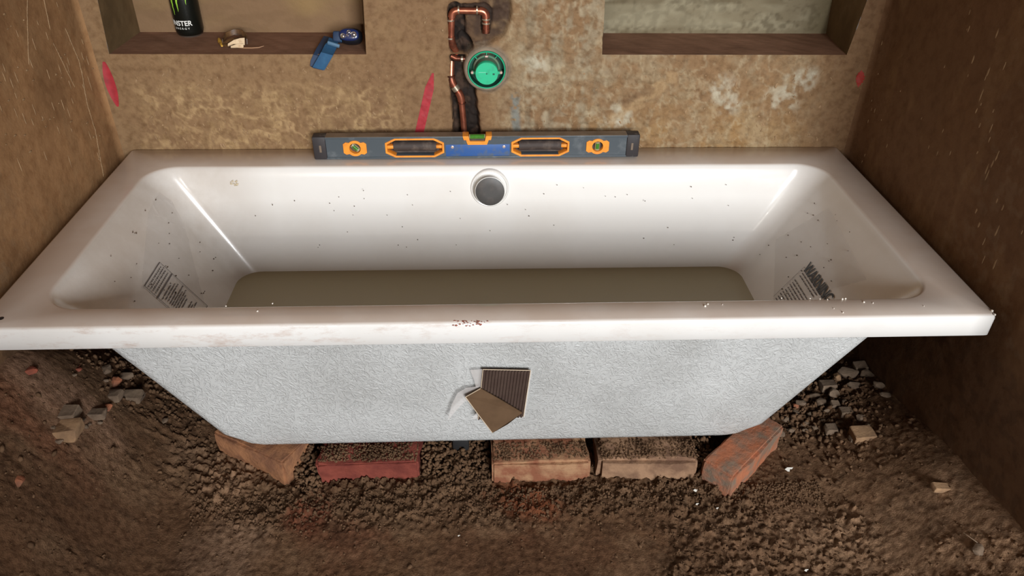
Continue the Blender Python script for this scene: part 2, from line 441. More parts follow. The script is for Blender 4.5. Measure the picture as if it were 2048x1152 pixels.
# ================================================================== SIDE WALLS, CEILING
def side_wall(name, X, y0, y1, flip, seed):
    ys = np.concatenate([np.linspace(y0, -1.05, 40)[:-1] if y0 < -1.05 else [], np.linspace(max(y0, -1.05), -RC_, 290)[:-1], np.linspace(-RC_, -C45, 10)])
    z = np.concatenate([np.linspace(-.5, .62, 320), np.linspace(.62, 1.9, 20)[1:]])
    Yg, Zg = np.meshgrid(ys, z, indexing='ij'); a, b = Yg.ravel(), Zg.ravel()
    h = (fbm(a, b, 4, 4, seed)-.5)*.012+(fbm(a, b, 30, 3, seed+9)-.5)*.0018
    h = h*ss(-.012, -.06, a)
    Xg = X+np.sign(X)*np.abs(h.reshape(Yg.shape))-np.sign(X)*fil(-Yg)
    me = join_grids(name, [(Xg, Yg, Zg, flip)])
    n1 = fbm(a, b, 5, 4, seed+1); n2 = fbm(a, b*.4, 26, 3, seed+2); n3 = fbm(a, b, 60, 3, seed+3)
    c = np.repeat(L3((160, 122, 84) if X < 0 else (110, 82, 58))[None], len(a), 0)  # left wall colour lifted, right lowered to carry part of their light and shade
    c = mixc(c, ss(.4, .65, n1)*.5, (114, 84, 56)); c = mixc(c, ss(.54, .66, n2)*.25, (142, 114, 82))
    c = mixc(c, ss(.56, .66, n3)*ss(-.3, -.6, a)*.3, (132, 112, 90))
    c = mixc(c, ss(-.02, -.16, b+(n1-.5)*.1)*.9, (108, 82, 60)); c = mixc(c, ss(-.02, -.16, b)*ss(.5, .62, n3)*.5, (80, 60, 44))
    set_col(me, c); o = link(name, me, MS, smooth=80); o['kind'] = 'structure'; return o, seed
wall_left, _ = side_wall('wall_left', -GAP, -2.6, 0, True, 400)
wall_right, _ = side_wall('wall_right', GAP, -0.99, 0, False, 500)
def sx_at(X, y, z, seed):
    a = np.array([y]); b = np.array([z])
    h = ((fbm(a, b, 4, 4, seed)-.5)*.012+(fbm(a, b, 30, 3, seed+9)-.5)*.0018)*ss(-.012, -.06, a)
    return X+np.sign(X)*abs(float(h[0]))
# unseen wall behind the photographer, added to shape the light: right doorway, left window, sill at z = .62
MFW = mat('front_plaster', (120, 96, 72), .85)
bmf = bmesh.new()
for x0, x1, z0, z1 in ((-1.1, .02, -.5, .62), (-1.1, -.95, .62, 1.9), (-.95, -.1, 1.65, 1.9), (-.1, .02, .62, 1.9), (.02, 1.75, 1.6, 1.9), (1.75, 2.2, -.5, 1.9)):
    box_bm(x1-x0, .1, z1-z0, ((x0+x1)/2, -2.72, (z0+z1)/2), bm=bmf)
fw = link('unseen_wall_front', bm_mesh('unseen_wall_front', bmf), MFW); fw['kind'] = 'structure'
MCE = mat('ceiling_plaster', (150, 122, 96), .9)
ce = link('ceiling', bm_mesh('ceiling', box_bm(2.4, 2.9, .04, (.2, -1.3, 1.92))), MCE); ce['kind'] = 'structure'
# upper part of the back wall above the frame
up = link('wall_back_upper', bm_mesh('wall_back_upper', box_bm(1.79, .17, 1.28, (0, .085, 1.26))), mat('plaster_upper', (150, 118, 86), .85)); up['kind'] = 'structure'

# drips and splashes on the left wall
def on_left(px, py):
    for _ in range(2): p = on_x(px, py, -GAP)
    return p
it = []
def drip(pts, r):
    P = [on_left(*p) for p in pts]
    out = []
    for a, b in zip(P[:-1], P[1:]):
        n = max(2, int((b-a).length/.006))
        for i in range(n):
            q = a+(b-a)*(i/n); s = r*rng.uniform(.6, 1.3)
            dirv = (b-a).normalized(); ang = math.atan2(dirv.y, -dirv.z)
            Rm = np.array([[1, 0, 0], [0, math.cos(ang), -math.sin(ang)], [0, math.sin(ang), math.cos(ang)]])
            out.append(((sx_at(-GAP, q.y, q.z, 400)+.0003, q.y, q.z), (.0012, s, .0055), Rm))
    return out
it += drip([(132, 60), (158, 120), (165, 150), (175, 210), (190, 260), (208, 355)], .0013)
it += drip([(88, 0), (100, 60)], .0009); it += drip([(55, 0), (60, 130)], .0009); it += drip([(108, 90), (150, 175)], .0009)
for _ in range(85):
    px = rng.uniform(0, 215); py = rng.uniform(0, 330)
    if px > 190+py*.2: continue
    q = on_left(px, py)
    if rng.random() < .55: sz = (.0009, rng.uniform(.0006, .0012), rng.uniform(.004, .014))
    else: sz = (.0016, rng.uniform(.002, .005), rng.uniform(.001, .0022))
    it.append(((sx_at(-GAP, q.y, q.z, 400)+.0003, q.y, q.z), sz, np.eye(3)))
link('plaster_splatter', blobs_mesh(it, 'plaster_splatter', 2), MSPL, wall_left, 60)['kind'] = 'stuff'
it = []
for _ in range(26):
    px = rng.uniform(1940, 2048); py = rng.uniform(60, 560); q = on_x(px, py, GAP)
    it.append(((sx_at(GAP, q.y, q.z, 500)-.0003, q.y, q.z), (.001, rng.uniform(.0008, .002), rng.uniform(.003, .012)), np.eye(3)))
for _ in range(24):
    px = rng.uniform(1720, 1940); py = rng.uniform(10, 330); q = on_x(px, py, GAP)
    it.append(((sx_at(GAP, q.y, q.z, 500)-.0002, q.y, q.z), (.0008, .001, rng.uniform(.002, .006)), np.eye(3)))
link('plaster_splatter', blobs_mesh(it, 'plaster_splatter', 2), MSPL, wall_right, 60)['kind'] = 'stuff'

# ================================================================== FLOOR
FZ = -.455
def floor_z(x, y):
    ax = np.abs(x)
    near_ = ss(-.25, -.95, y)
    nl = ss(-.2, -.66, y)
    bank = ss(.60, .90, x)**1.3*(.05+.11*near_)+ss(-.58, -.90, x)**1.4*(.085+.26*nl)
    n0 = fbm(x, y, 2.2, 3, 601)-.5; n1 = fbm(x, y, 10, 4, 611)-.5
    g = fbm(x, y, 95, 3, 621); g2 = fbm(x, y, 190, 2, 631)
    clod = crumb(x, y)
    return FZ+bank+n0*.03+n1*.012+np.maximum(0, g-.46)*.034*clod+np.maximum(0, g2-.45)*.014*(.35+clod)
def crumb(x, y):
    m = fbm(x, y, 5, 3, 641)
    near = ss(-.80, -.70, y)*ss(.62, .45, np.abs(x))
    ru = ss(.16, .05, np.hypot(x-.74, y+.42))
    d = ss(.45, .6, m)
    return np.clip(d*.7+near*.8+ru, 0, 1)
def ground_hit(px, py):
    d = ray(px, py); ts = np.linspace(.5, 3.2, 1400)
    X = CAM.x+d.x*ts; Y = CAM.y+d.y*ts; Z = CAM.z+d.z*ts
    ok = (Z < floor_z(np.clip(X, -.86, .86), Y)) | (np.abs(X) > .862) & (Z < -.1)
    i = int(np.argmax(ok)); return Vector((max(-.86, min(.86, X[i])), Y[i], Z[i]))
xs = np.linspace(-GAP-.01, GAP+.01, 560); ys = np.concatenate([np.linspace(-3.6, -1.1, 40)[:-1], np.linspace(-1.1, .0, 340)])
Xg, Yg = np.meshgrid(xs, ys, indexing='ij')
a, b = Xg.ravel(), Yg.ravel()
Zg = floor_z(a, b).reshape(Xg.shape)
me = join_grids('floor', [(Xg, Yg, Zg, False)])
n1 = fbm(a, b, 3.5, 4, 701); n2 = fbm(a, b, 16, 4, 711); n3 = fbm(a, b, 60, 3, 721); cr = crumb(a, b)
c = np.repeat(L3((118, 88, 64))[None], len(a), 0)
c = mixc(c, ss(.42, .62, n1)*.6, (104, 74, 52)); c = mixc(c, ss(.5, .66, n2)*.4, (140, 110, 84))
c = mixc(c, cr*.35, (104, 84, 64))
def pxf(px, py): p = ground_hit(px, py); return p.x, p.y
for px, py, r, colr, k in ((1060, 1010, .10, (132, 72, 44), .75), (620, 1020, .07, (124, 70, 50), .7), (700, 1080, .12, (112, 66, 46), .5),
                           (450, 960, .10, (160, 126, 98), .7), (390, 915, .07, (150, 120, 94), .6), (440, 1110, .12, (158, 128, 104), .6),
                           (1725, 1000, .04, (150, 84, 48), .6), (60, 830, .12, (136, 92, 68), .7), (110, 770, .10, (158, 124, 100), .8), (190, 900, .08, (136, 106, 82), .6),
                           (1550, 1060, .22, (142, 110, 84), .6), (1850, 1060, .3, (156, 124, 96), .85), (1720, 950, .16, (146, 114, 86), .6), (250, 1090, .18, (96, 68, 48), .5), (1050, 1130, .2, (100, 68, 48), .5)):
    fx, fy = pxf(px, py); d = np.hypot(a-fx, (b-fy)*1.3)+(n2-.5)*r*1.2
    c = mixc(c, ss(r, r*.3, d)*k, colr)
c = mixc(c, ss(.58, .66, n3)*.3, (70, 52, 38))
set_col(me, c)
floor = link('floor', me, MG, smooth=60); floor['kind'] = 'structure'
def fz(x, y): return float(floor_z(np.array([x]), np.array([y]))[0])

# ================================================================== BATH
BATH = thing('bathtub', 'white double-ended acrylic bathtub raised on loose bricks against the plastered wall', 'bathtub', (0, -.35, -.385))
def acrylic():
    m = bpy.data.materials.new('bath_acrylic'); m.use_nodes = True; nt = m.node_tree; L = nt.links
    b = nt.nodes['Principled BSDF']; b.inputs['Roughness'].default_value = .16; b.inputs['Coat Weight'].default_value = .25
    b.inputs['Coat Roughness'].default_value = .06
    tc = node(nt, 'ShaderNodeTexCoord')
    n = node(nt, 'ShaderNodeTexNoise', Scale=30.0, Detail=9.0, Roughness=.75); mps = node(nt, 'ShaderNodeMapping'); mps.inputs['Scale'].default_value = (.45, 1, 1.4); L.new(tc.outputs['Object'], mps.inputs[0]); L.new(mps.outputs[0], n.inputs['Vector'])
    r = node(nt, 'ShaderNodeMapRange'); r.inputs[1].default_value = .52; r.inputs[2].default_value = .84; L.new(n.outputs['Fac'], r.inputs[0])
    # clay smears wiped along the front lip (a stain with its own place on the bath)
    sx = node(nt, 'ShaderNodeSeparateXYZ'); L.new(tc.outputs['Object'], sx.inputs[0])
    my = node(nt, 'ShaderNodeMapRange'); my.inputs[1].default_value = -.315; my.inputs[2].default_value = -.338; L.new(sx.outputs['Y'], my.inputs[0])
    mxm = node(nt, 'ShaderNodeMapRange'); mxm.inputs[1].default_value = .75; mxm.inputs[2].default_value = -.45; L.new(sx.outputs['X'], mxm.inputs[0])
    mul = node(nt, 'ShaderNodeMath', operation='MULTIPLY'); L.new(r.outputs[0], mul.inputs[0]); L.new(my.outputs[0], mul.inputs[1])
    mul2 = node(nt, 'ShaderNodeMath', operation='MULTIPLY'); L.new(mul.outputs[0], mul2.inputs[0]); L.new(mxm.outputs[0], mul2.inputs[1])
    mix = node(nt, 'ShaderNodeMix', data_type='RGBA'); mix.inputs[6].default_value = lin((232, 230, 226)); mix.inputs[7].default_value = lin((176, 132, 104))
    L.new(mul2.outputs[0], mix.inputs[0]); 
    # dusty film on the rest
    n2 = node(nt, 'ShaderNodeTexNoise', Scale=6.0, Detail=6.0); L.new(tc.outputs['Object'], n2.inputs['Vector'])
    r2 = node(nt, 'ShaderNodeMapRange'); r2.inputs[1].default_value = .45; r2.inputs[2].default_value = .8; r2.inputs[4].default_value = .3; L.new(n2.outputs['Fac'], r2.inputs[0])
    mix2 = node(nt, 'ShaderNodeMix', data_type='RGBA'); L.new(r2.outputs[0], mix2.inputs[0]); L.new(mix.outputs[2], mix2.inputs[6]); mix2.inputs[7].default_value = lin((205, 196, 184))
    dz = node(nt, 'ShaderNodeMapRange'); dz.inputs[1].default_value = .3815; dz.inputs[2].default_value = .3848; L.new(sx.outputs['Z'], dz.inputs[0])
    n4 = node(nt, 'ShaderNodeTexNoise', Scale=9.0, Detail=7.0); L.new(tc.outputs['Object'], n4.inputs['Vector'])
    r4 = node(nt, 'ShaderNodeMapRange'); r4.inputs[1].default_value = .25; r4.inputs[2].default_value = .6; r4.inputs[3].default_value = .6; r4.inputs[4].default_value = .95; L.new(n4.outputs['Fac'], r4.inputs[0])
    m4 = node(nt, 'ShaderNodeMath', operation='MULTIPLY'); L.new(dz.outputs[0], m4.inputs[0]); L.new(r4.outputs[0], m4.inputs[1])
    mix4 = node(nt, 'ShaderNodeMix', data_type='RGBA'); L.new(m4.outputs[0], mix4.inputs[0]); L.new(mix2.outputs[2], mix4.inputs[6]); mix4.inputs[7].default_value = lin((200, 184, 170))
    # browner, darker tint on the two sloping ends inside the bath, stronger on the left
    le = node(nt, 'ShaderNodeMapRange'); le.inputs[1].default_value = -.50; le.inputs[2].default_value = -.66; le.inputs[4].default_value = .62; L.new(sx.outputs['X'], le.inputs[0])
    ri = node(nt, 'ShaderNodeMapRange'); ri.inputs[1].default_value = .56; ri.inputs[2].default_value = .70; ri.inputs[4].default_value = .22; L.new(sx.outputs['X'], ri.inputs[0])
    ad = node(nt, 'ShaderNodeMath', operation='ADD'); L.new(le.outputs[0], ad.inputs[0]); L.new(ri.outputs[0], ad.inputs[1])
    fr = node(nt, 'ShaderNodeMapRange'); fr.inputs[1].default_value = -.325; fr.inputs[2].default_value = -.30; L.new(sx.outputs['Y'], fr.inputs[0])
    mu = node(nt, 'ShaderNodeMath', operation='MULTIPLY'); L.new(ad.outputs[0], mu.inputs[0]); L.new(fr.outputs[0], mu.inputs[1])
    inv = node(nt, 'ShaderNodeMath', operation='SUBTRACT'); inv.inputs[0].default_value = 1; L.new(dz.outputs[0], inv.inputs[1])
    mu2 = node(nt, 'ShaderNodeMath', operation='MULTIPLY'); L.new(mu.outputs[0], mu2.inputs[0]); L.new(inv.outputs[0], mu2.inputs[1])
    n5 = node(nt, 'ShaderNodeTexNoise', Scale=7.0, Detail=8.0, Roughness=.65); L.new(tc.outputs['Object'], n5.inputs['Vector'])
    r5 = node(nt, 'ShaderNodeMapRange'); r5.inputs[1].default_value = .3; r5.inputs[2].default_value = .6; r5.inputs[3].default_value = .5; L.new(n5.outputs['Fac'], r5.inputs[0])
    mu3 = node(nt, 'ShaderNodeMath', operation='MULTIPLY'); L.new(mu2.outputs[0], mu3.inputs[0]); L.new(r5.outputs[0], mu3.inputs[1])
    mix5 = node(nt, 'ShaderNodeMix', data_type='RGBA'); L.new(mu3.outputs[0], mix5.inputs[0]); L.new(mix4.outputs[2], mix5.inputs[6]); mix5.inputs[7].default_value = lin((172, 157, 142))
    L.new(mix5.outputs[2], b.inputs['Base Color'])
    rr = node(nt, 'ShaderNodeMapRange'); rr.inputs[3].default_value = .14; rr.inputs[4].default_value = .3; L.new(n2.outputs['Fac'], rr.inputs[0]); L.new(rr.outputs[0], b.inputs['Roughness'])
    return m
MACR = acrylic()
def rrect(xh, yf, yb, r, z, nc=12, ne=8):
    """rounded rectangle ring, counter-clockwise; equal counts for every ring"""
    pts = []; yh = (yb-yf)/2; yc = (yb+yf)/2
    cs = [(xh-r, yc+yh-r, 0), (-xh+r, yc+yh-r, 90), (-xh+r, yc-yh+r, 180), (xh-r, yc-yh+r, 270)]
    for i, (cx, cy, a0) in enumerate(cs):
        for k in range(nc+1):
            a = math.radians(a0+90*k/nc); pts.append((cx+r*math.cos(a), cy+r*math.sin(a), z))
        nx, ny, na = cs[(i+1) % 4]
        a = math.radians(a0+90); p = pts[-1]; q = (nx+r*math.cos(a), ny+r*math.sin(a), z)
        for k in range(1, ne): pts.append((p[0]+(q[0]-p[0])*k/ne, p[1]+(q[1]-p[1])*k/ne, z))
    return pts
def loft(rings, close_last=True, close_first=False, off=(0, .35, .385)):
    vs_ = []; fs = []; n = len(rings[0])
    for r in rings: vs_ += [(p[0]+off[0], p[1]+off[1], p[2]+off[2]) for p in r]
    for i in range(len(rings)-1):
        for k in range(n):
            a = i*n+k; b_ = i*n+(k+1) % n; fs.append((a, b_, b_+n, a+n))
    if close_last: fs.append(tuple(range((len(rings)-1)*n, len(rings)*n)))
    if close_first: fs.append(tuple(range(n))[::-1])
    return vs_, fs
rings = [rrect(.785, -.66, -.085, .07, -.012), rrect(.845, -.695, -.005, .004, -.012), rrect(.845, -.695, -.005, .004, -.044),
         rrect(.8465, -.6975, -.0035, .006, -.0455), rrect(.850, -.700, -.001, .007, -.043), rrect(.850, -.700, -.001, .007, -.008),
         rrect(.8485, -.6985, -.0025, .007, -.0025), rrect(.844, -.694, -.006, .007, 0),
         rrect(.776, -.650, -.096, .070, 0), rrect(.7715, -.6465, -.0995, .066, -.0012), rrect(.767, -.643, -.103, .062, -.005), rrect(.7625, -.640, -.107, .059, -.012),
         rrect(.754, -.634, -.111, .056, -.024), rrect(.7254, -.620, -.119, .052, -.06), rrect(.6924, -.608, -.127, .050, -.11), rrect(.646, -.599, -.140, .050, -.18),
         rrect(.600, -.590, -.156, .052, -.25), rrect(.556, -.582, -.172, .055, -.315), rrect(.533, -.575, -.184, .058, -.343), rrect(.510, -.562, -.200, .06, -.362), rrect(.48, -.54, -.225, .06, -.371), rrect(.44, -.50, -.26, .06, -.373)]
v, f = loft(rings)
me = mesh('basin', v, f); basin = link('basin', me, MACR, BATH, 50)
# outer shell, glass-fibre textured
def shell_mat():
    m = bpy.data.materials.new('fibreglass_shell'); m.use_nodes = True; nt = m.node_tree; L = nt.links
    b = nt.nodes['Principled BSDF']; b.inputs['Roughness'].default_value = .42; b.inputs['Base Color'].default_value = lin((196, 200, 202))
    tc = node(nt, 'ShaderNodeTexCoord'); tot = None
    for i, (ang, sc) in enumerate(((.5, 112), (-.75, 128), (1.4, 100), (-.1, 118), (1.0, 106), (-1.2, 120))):
        m0 = node(nt, 'ShaderNodeMapping'); m0.inputs['Rotation'].default_value = (0, ang, 0); L.new(tc.outputs['Object'], m0.inputs[0])
        mp = node(nt, 'ShaderNodeMapping'); mp.inputs['Scale'].default_value = (.22, 1, 1.0); mp.inputs['Location'].default_value = (i*3.1, i, 0)
        wv = node(nt, 'ShaderNodeTexNoise', Scale=float(sc)*1.7, Detail=2.0, Roughness=.4, Distortion=.6)
        L.new(m0.outputs[0], mp.inputs[0]); L.new(mp.outputs[0], wv.inputs['Vector'])
        rg = node(nt, 'ShaderNodeMapRange'); rg.inputs[1].default_value = .53; rg.inputs[2].default_value = .66; L.new(wv.outputs['Fac'], rg.inputs[0])
        if tot is None: tot = rg.outputs[0]
        else:
            mx = node(nt, 'ShaderNodeMath', operation='MAXIMUM'); L.new(tot, mx.inputs[0]); L.new(rg.outputs[0], mx.inputs[1]); tot = mx.outputs[0]
    bp = node(nt, 'ShaderNodeBump', Strength=.7, Distance=.0017); L.new(tot, bp.inputs['Height']); L.new(bp.outputs[0], b.inputs['Normal'])
    n2 = node(nt, 'ShaderNodeTexNoise', Scale=5.0, Detail=5.0); L.new(tc.outputs['Object'], n2.inputs['Vector'])
    mix = node(nt, 'ShaderNodeMix', data_type='RGBA'); r2 = node(nt, 'ShaderNodeMapRange'); r2.inputs[1].default_value = .4; r2.inputs[2].default_value = .75; L.new(n2.outputs['Fac'], r2.inputs[0]); L.new(r2.outputs[0], mix.inputs[0])
    mix.inputs[6].default_value = lin((196, 197, 195)); mix.inputs[7].default_value = lin((172, 172, 169)); L.new(mix.outputs[2], b.inputs['Base Color'])
    return m
MSHELL = shell_mat()
def sx_(z): return max(.704+(z+.11)*.62, .777+.66*z)
rings = []
for z, dy in ((-.014, 0), (-.045, 0), (-.11, 0), (-.2, 0), (-.3, 0), (-.345, 0)):
    t = (-.045-z)/.34; rings.append(rrect(sx_(z), -.628+.026*t, -.085-.05*t, .035, z))
rings += [rrect(.540, -.6005, -.138, .04, -.362), rrect(.526, -.598, -.142, .04, -.374), rrect(.508, -.594, -.150, .04, -.382), rrect(.49, -.588, -.16, .04, -.385)]
v, f = loft(rings, True)
# subdivide long sides is unnecessary; relief is in the material
link('outer_shell', mesh('outer_shell', v, f), MSHELL, BATH, 40)
OFFB = Vector((0, .35, .385))       # bath origin offset for child coordinates
# overflow
MGREY = mat('overflow_face', (70, 68, 66), .45, spec=.4, vary=((82, 76, 72), 60, .45, .7))
MWHT = mat('white_plastic', (226, 226, 222), .3)
MTAPE = mat('white_film_edge', (230, 228, 224), .35)
op = on_y(980, 382, -.142); op0 = Vector((op.x, -.119, op.z-.005))
def place(bm_or_me, name, m, loc, parent, smooth=35, rot=None, off=OFFB):
    me = bm_mesh(name, bm_or_me) if isinstance(bm_or_me, bmesh.types.BMesh) else bm_or_me
    o = link(name, me, m, parent, smooth); o.location = Vector(loc)+off
    if rot: o.rotation_euler = rot
    return o
tilt = (math.radians(-9), 0, 0)
ov = place(lathe_bm([(.0455, -.006), (.0445, .0002), (.0425, .0018), (.0405, .0012), (.0385, -.004), (.036, -.009), (.034, -.009)], 48, 'y', False, True), 'overflow_surround', MACR, op0, BATH, 50, tilt)
col_ = place(lathe_bm([(.026, -.004), (.026, .016), (.0335, .017), (.0345, .019), (.0345, .0225), (.034, .0235), (.0325, .0238)], 48, 'y', False, False), 'overflow_collar', MWHT, op0, BATH, 40, tilt)
place(lathe_bm([(.0332, .0225), (.0332, .0246), (.0318, .0252), (.015, .0254), (.001, .0254)], 48, 'y', False, True), 'overflow_cap', MGREY, op0, BATH, 40, tilt)['label'] = 'dark grey overflow cap'
# tap hole plug mark at far left corner
place(lathe_bm([(.0045, -.0005), (.0045, .0003), (.003, .0004)], 16, 'z', False, True), 'dirt_spot', mat('dark_spot', (40, 30, 26), .8), tuple(on_z(2, 637, 0)), BATH)

# --- printed labels and film on the sloping ends
INK = mat('black_ink', (28, 26, 28), .5)
INK2 = mat('faded_ink', (84, 74, 72), .5)
def film_mat(alpha, name):
    m = bpy.data.materials.new(name); m.use_nodes = True; nt = m.node_tree; L = nt.links
    for n in list(nt.nodes):
        if n.type != 'OUTPUT_MATERIAL': nt.nodes.remove(n)
    out = [n for n in nt.nodes if n.type == 'OUTPUT_MATERIAL'][0]
    tr = node(nt, 'ShaderNodeBsdfTransparent'); tr.inputs[0].default_value = (.97, .97, .97, 1)
    gl = node(nt, 'ShaderNodeBsdfPrincipled'); gl.inputs['Base Color'].default_value = lin((222, 216, 212)); gl.inputs['Roughness'].default_value = .22
    mx = node(nt, 'ShaderNodeMixShader', Fac=alpha)
    L.new(tr.outputs[0], mx.inputs[1]); L.new(gl.outputs[0], mx.inputs[2]); L.new(mx.outputs[0], out.inputs[0])
    return m
MFILM = film_mat(.11, 'clear_film')
MTAPEF = film_mat(.45, 'clear_tape')
k = .66
def slope_pt(s, y, z, lift=0.0):
    """point on the end slope (s=+1 right, -1 left), lifted towards the inside"""
    n = Vector((-s*1, 0, k)).normalized()
    return Vector((s*(.7650+k*z), y, z))+n*(lift+.0006)
def slope_strip(s, y0, z0, y1, z1, wdt, lift=.0012):
    a = slope_pt(s, y0, z0, lift); b = slope_pt(s, y1, z1, lift)
    t = (b-a).normalized(); n = Vector((-s*1, 0, k)).normalized(); q = t.cross(n)*wdt/2
    return [a-q, a+q, b+q, b-q]
def strips(name, lst, m, parent):
    v_, f_ = [], []
    for qd in lst:
        i = len(v_); v_ += [p+OFFB for p in qd]; f_.append((i, i+1, i+2, i+3))
    return link(name, mesh(name, v_, f_), m, parent)
def ZS(up): return up   # helper for readability
# right: WARNING label.  along = -y, down = down the slope
SL = math.sqrt(1+k*k)
def R_(u, d): return (-.344-u, -.103-d/SL)      # u along text, d down the slope (metres)
frame_film = []
wl = place(text_mesh('WARNING', .034, .0001, 'LEFT', .80, .0006), 'warning_text', INK, (0, 0, 0), BATH, None, off=Vector((0, 0, 0)))
ux = Vector((0, -1, 0)); uy = Vector((k, 0, 1)).normalized(); uz = ux.cross(uy)
wm_ = Matrix((ux, uy, uz)).transposed().to_4x4(); wm_.translation = slope_pt(1, -.343, -.1375, .0014)+OFFB
wl.matrix_local = wm_; wl['label'] = 'black WARNING lettering'
lst = []; random.seed(4)
for row in range(13):
    d = .040+row*.0072
    if row == 3: continue
    u = .003+random.uniform(0, .004)
    umax = .105-random.uniform(0, .03)
    while u < umax:
        w_ = random.uniform(.003, .013); 
        y0, z0 = R_(u, d); y1, z1 = R_(u+w_, d); lst.append(slope_strip(1, y0, z0, y1, z1, .0024 if row > 0 else .0034)); u += w_+random.uniform(.0015, .004)
for (a_, b_) in (((-.004, .036), (-.004, .13)), ((-.004, .036), (.118, .036))):
    y0, z0 = R_(*a_); y1, z1 = R_(*b_); lst.append(slope_strip(1, y0, z0, y1, z1, .0009))
strips('warning_small_print', lst, INK2, BATH)['label'] = 'rows of small print under the warning'
# left label
def Lf(u, d): return (-.4297+u, -.103-d/SL)
lst = []; wI = .088; hI = .135
for (a_, b_, w_) in (((0, 0), (wI, 0), .0022), ((0, 0), (0, hI), .0014), ((wI, 0), (wI, hI), .0012), ((0, hI), (wI, hI), .0014), ((0, .034), (wI, .034), .003)):
    y0, z0 = Lf(*a_); y1, z1 = Lf(*b_); lst.append(slope_strip(-1, y0, z0, y1, z1, w_))
random.seed(9)
for row, d in enumerate([.007, .013, .019, .026, .044, .050, .056, .062, .067, .072, .077, .082, .088, .100, .105, .110, .115, .121, .127]):
    u = .006+(0 if row < 4 else random.uniform(0, .01)); um = wI-.006-(0 if row < 4 else random.uniform(0, .035))
    while u < um:
        w_ = random.uniform(.002, .006) if row < 4 else random.uniform(.006, .024)
        y0, z0 = Lf(u, d); y1, z1 = Lf(min(u+w_, um+.003), d); lst.append(slope_strip(-1, y0, z0, y1, z1, .0028 if row < 4 else .0022)); u += w_+random.uniform(.0018, .0035)
strips('safety_label_print', lst, INK2, BATH)['label'] = 'boxed printed notice on the left slope'
# wrinkled film sheets
def film(name, s, poly, seed, amp=.0012):
    """poly: (y,z) quad corners a b c d"""
    n = 70; u = np.linspace(0, 1, n)[:, None]; v_ = np.linspace(0, 1, n)[None]
    a, b, c_, d = poly
    Y = (a[0]*(1-u)+b[0]*u)*(1-v_)+(d[0]*(1-u)+c_[0]*u)*v_; Z = (a[1]*(1-u)+b[1]*u)*(1-v_)+(d[1]*(1-u)+c_[1]*u)*v_
    w1 = np.abs(fbm(Y, Z, 26, 3, seed)-.5); w2 = fbm(Y+Z, Z-Y, 60, 2, seed+4)
    l = .0006+np.maximum(0, .06-w1)*amp*26+(w2-.4).clip(0)*amp*1.2
    nrm = np.array(Vector((-s, 0, k)).normalized())
    X = s*(.7650+k*Z)+nrm[0]*l+OFFB.x; me = join_grids(name, [(X, Y+OFFB.y, Z+nrm[2]*l+OFFB.z, s < 0)])
    o = link(name, me, MFILM, BATH, 80); o['label'] = 'wrinkled clear protective film'; return o
film('protective_film', 1, [(-.36, -.22), (-.50, -.06), (-.25, -.035), (-.195, -.150)], 810)
film('protective_film', -1, [(-.44, -.10), (-.35, -.215), (-.19, -.11), (-.24, -.04)], 820, .0018)
film('protective_film', -1, [(-.24, -.04), (-.19, -.11), (-.15, -.06), (-.16, -.035)], 830, .0016)
# small dark specks and pale crumbs on the bath
it = []
for _ in range(70):
    s = random.choice((-1, 1)); y = random.uniform(-.5, -.18); z = random.uniform(-.2, -.03); p = slope_pt(s, y, z, .0006)
    it.append((tuple(p+OFFB), (.0009+.0008*random.random(),)*3, np.eye(3)))
for _ in range(40):
    x = random.uniform(-.55, .6); z = random.uniform(-.2, -.04); y = -.113+z*.17
    it.append((tuple(Vector((x, y, z))+OFFB), (.0008+.0006*random.random(),)*3, np.eye(3)))
for px, py in ((1058, 432), (727, 381), (595, 493), (545, 410), (1290, 402)):
    p = on_y(px, py, -.132); it.append((tuple(p+OFFB), (.0014, .001, .0014), np.eye(3)))
link('dirt_specks', blobs_mesh(it, 'dirt_specks'), mat('speck', (92, 76, 62), .8), BATH)['kind'] = 'stuff'
it = []
for px, py, s in ((1620, 597, 2), (1685, 598, 3), (1691, 597, 2.5), (1728, 604, 2.2), (1746, 606, 1.5), (1686, 625, 1.8), (1668, 617, 1.3), (1655, 599, 1.5), (1640, 598, 1.5), (1563, 596, 2), (1410, 612, 3), (1416, 608, 2), (1445, 609, 1.5), (1984, 622, 3.0), (1990, 629, 2.5), (1848, 612, 1.2), (545, 607, 2), (452, 612, 2.2), (515, 622, 2)):
    p = on_z(px, py, .0008); it.append((tuple(p+OFFB), (.0009*s, .0007*s, .0007*s), rrand()))
link('plaster_crumbs', blobs_mesh(it, 'plaster_crumbs'), mat('crumb', (236, 230, 218), .6), BATH)['kind'] = 'stuff'
# red clay smears on the rim edge
it = []
for px, py, s in [(905+random.uniform(0, 75), 645+random.uniform(-4, 7), random.uniform(.6, 1.6)) for _ in range(40)]:
    p = on_z(px, py, .0) if py < 648 else on_y(px, py, -.7); it.append((tuple(p+OFFB), (.0016*s, .0004, .0011*s) if py >= 648 else (.0018*s, .0011*s, .0003), np.eye(3)))
link('clay_smear', blobs_mesh(it, 'clay_smear'), mat('clay_smear', (160, 92, 74), .8), BATH)['kind'] = 'stuff'
# yellowish glue dab on the back slope
it = [(tuple(on_y(466+random.uniform(-9, 9), 365+random.uniform(-6, 6), -.1165)+OFFB), (random.uniform(.001, .003), .0008, random.uniform(.001, .003)), np.eye(3)) for _ in range(16)]
link('glue_dab', blobs_mesh(it, 'glue_dab', 2), mat('glue', (205, 190, 160), .4), BATH)['kind'] = 'stuff'
# support cradle foot seen between bricks
place(box_bm(.035, .03, .072, (-.075, -.565, -.42), .004), 'support_foot', mat('black_foot', (26, 25, 26), .6), (0, 0, 0), BATH)

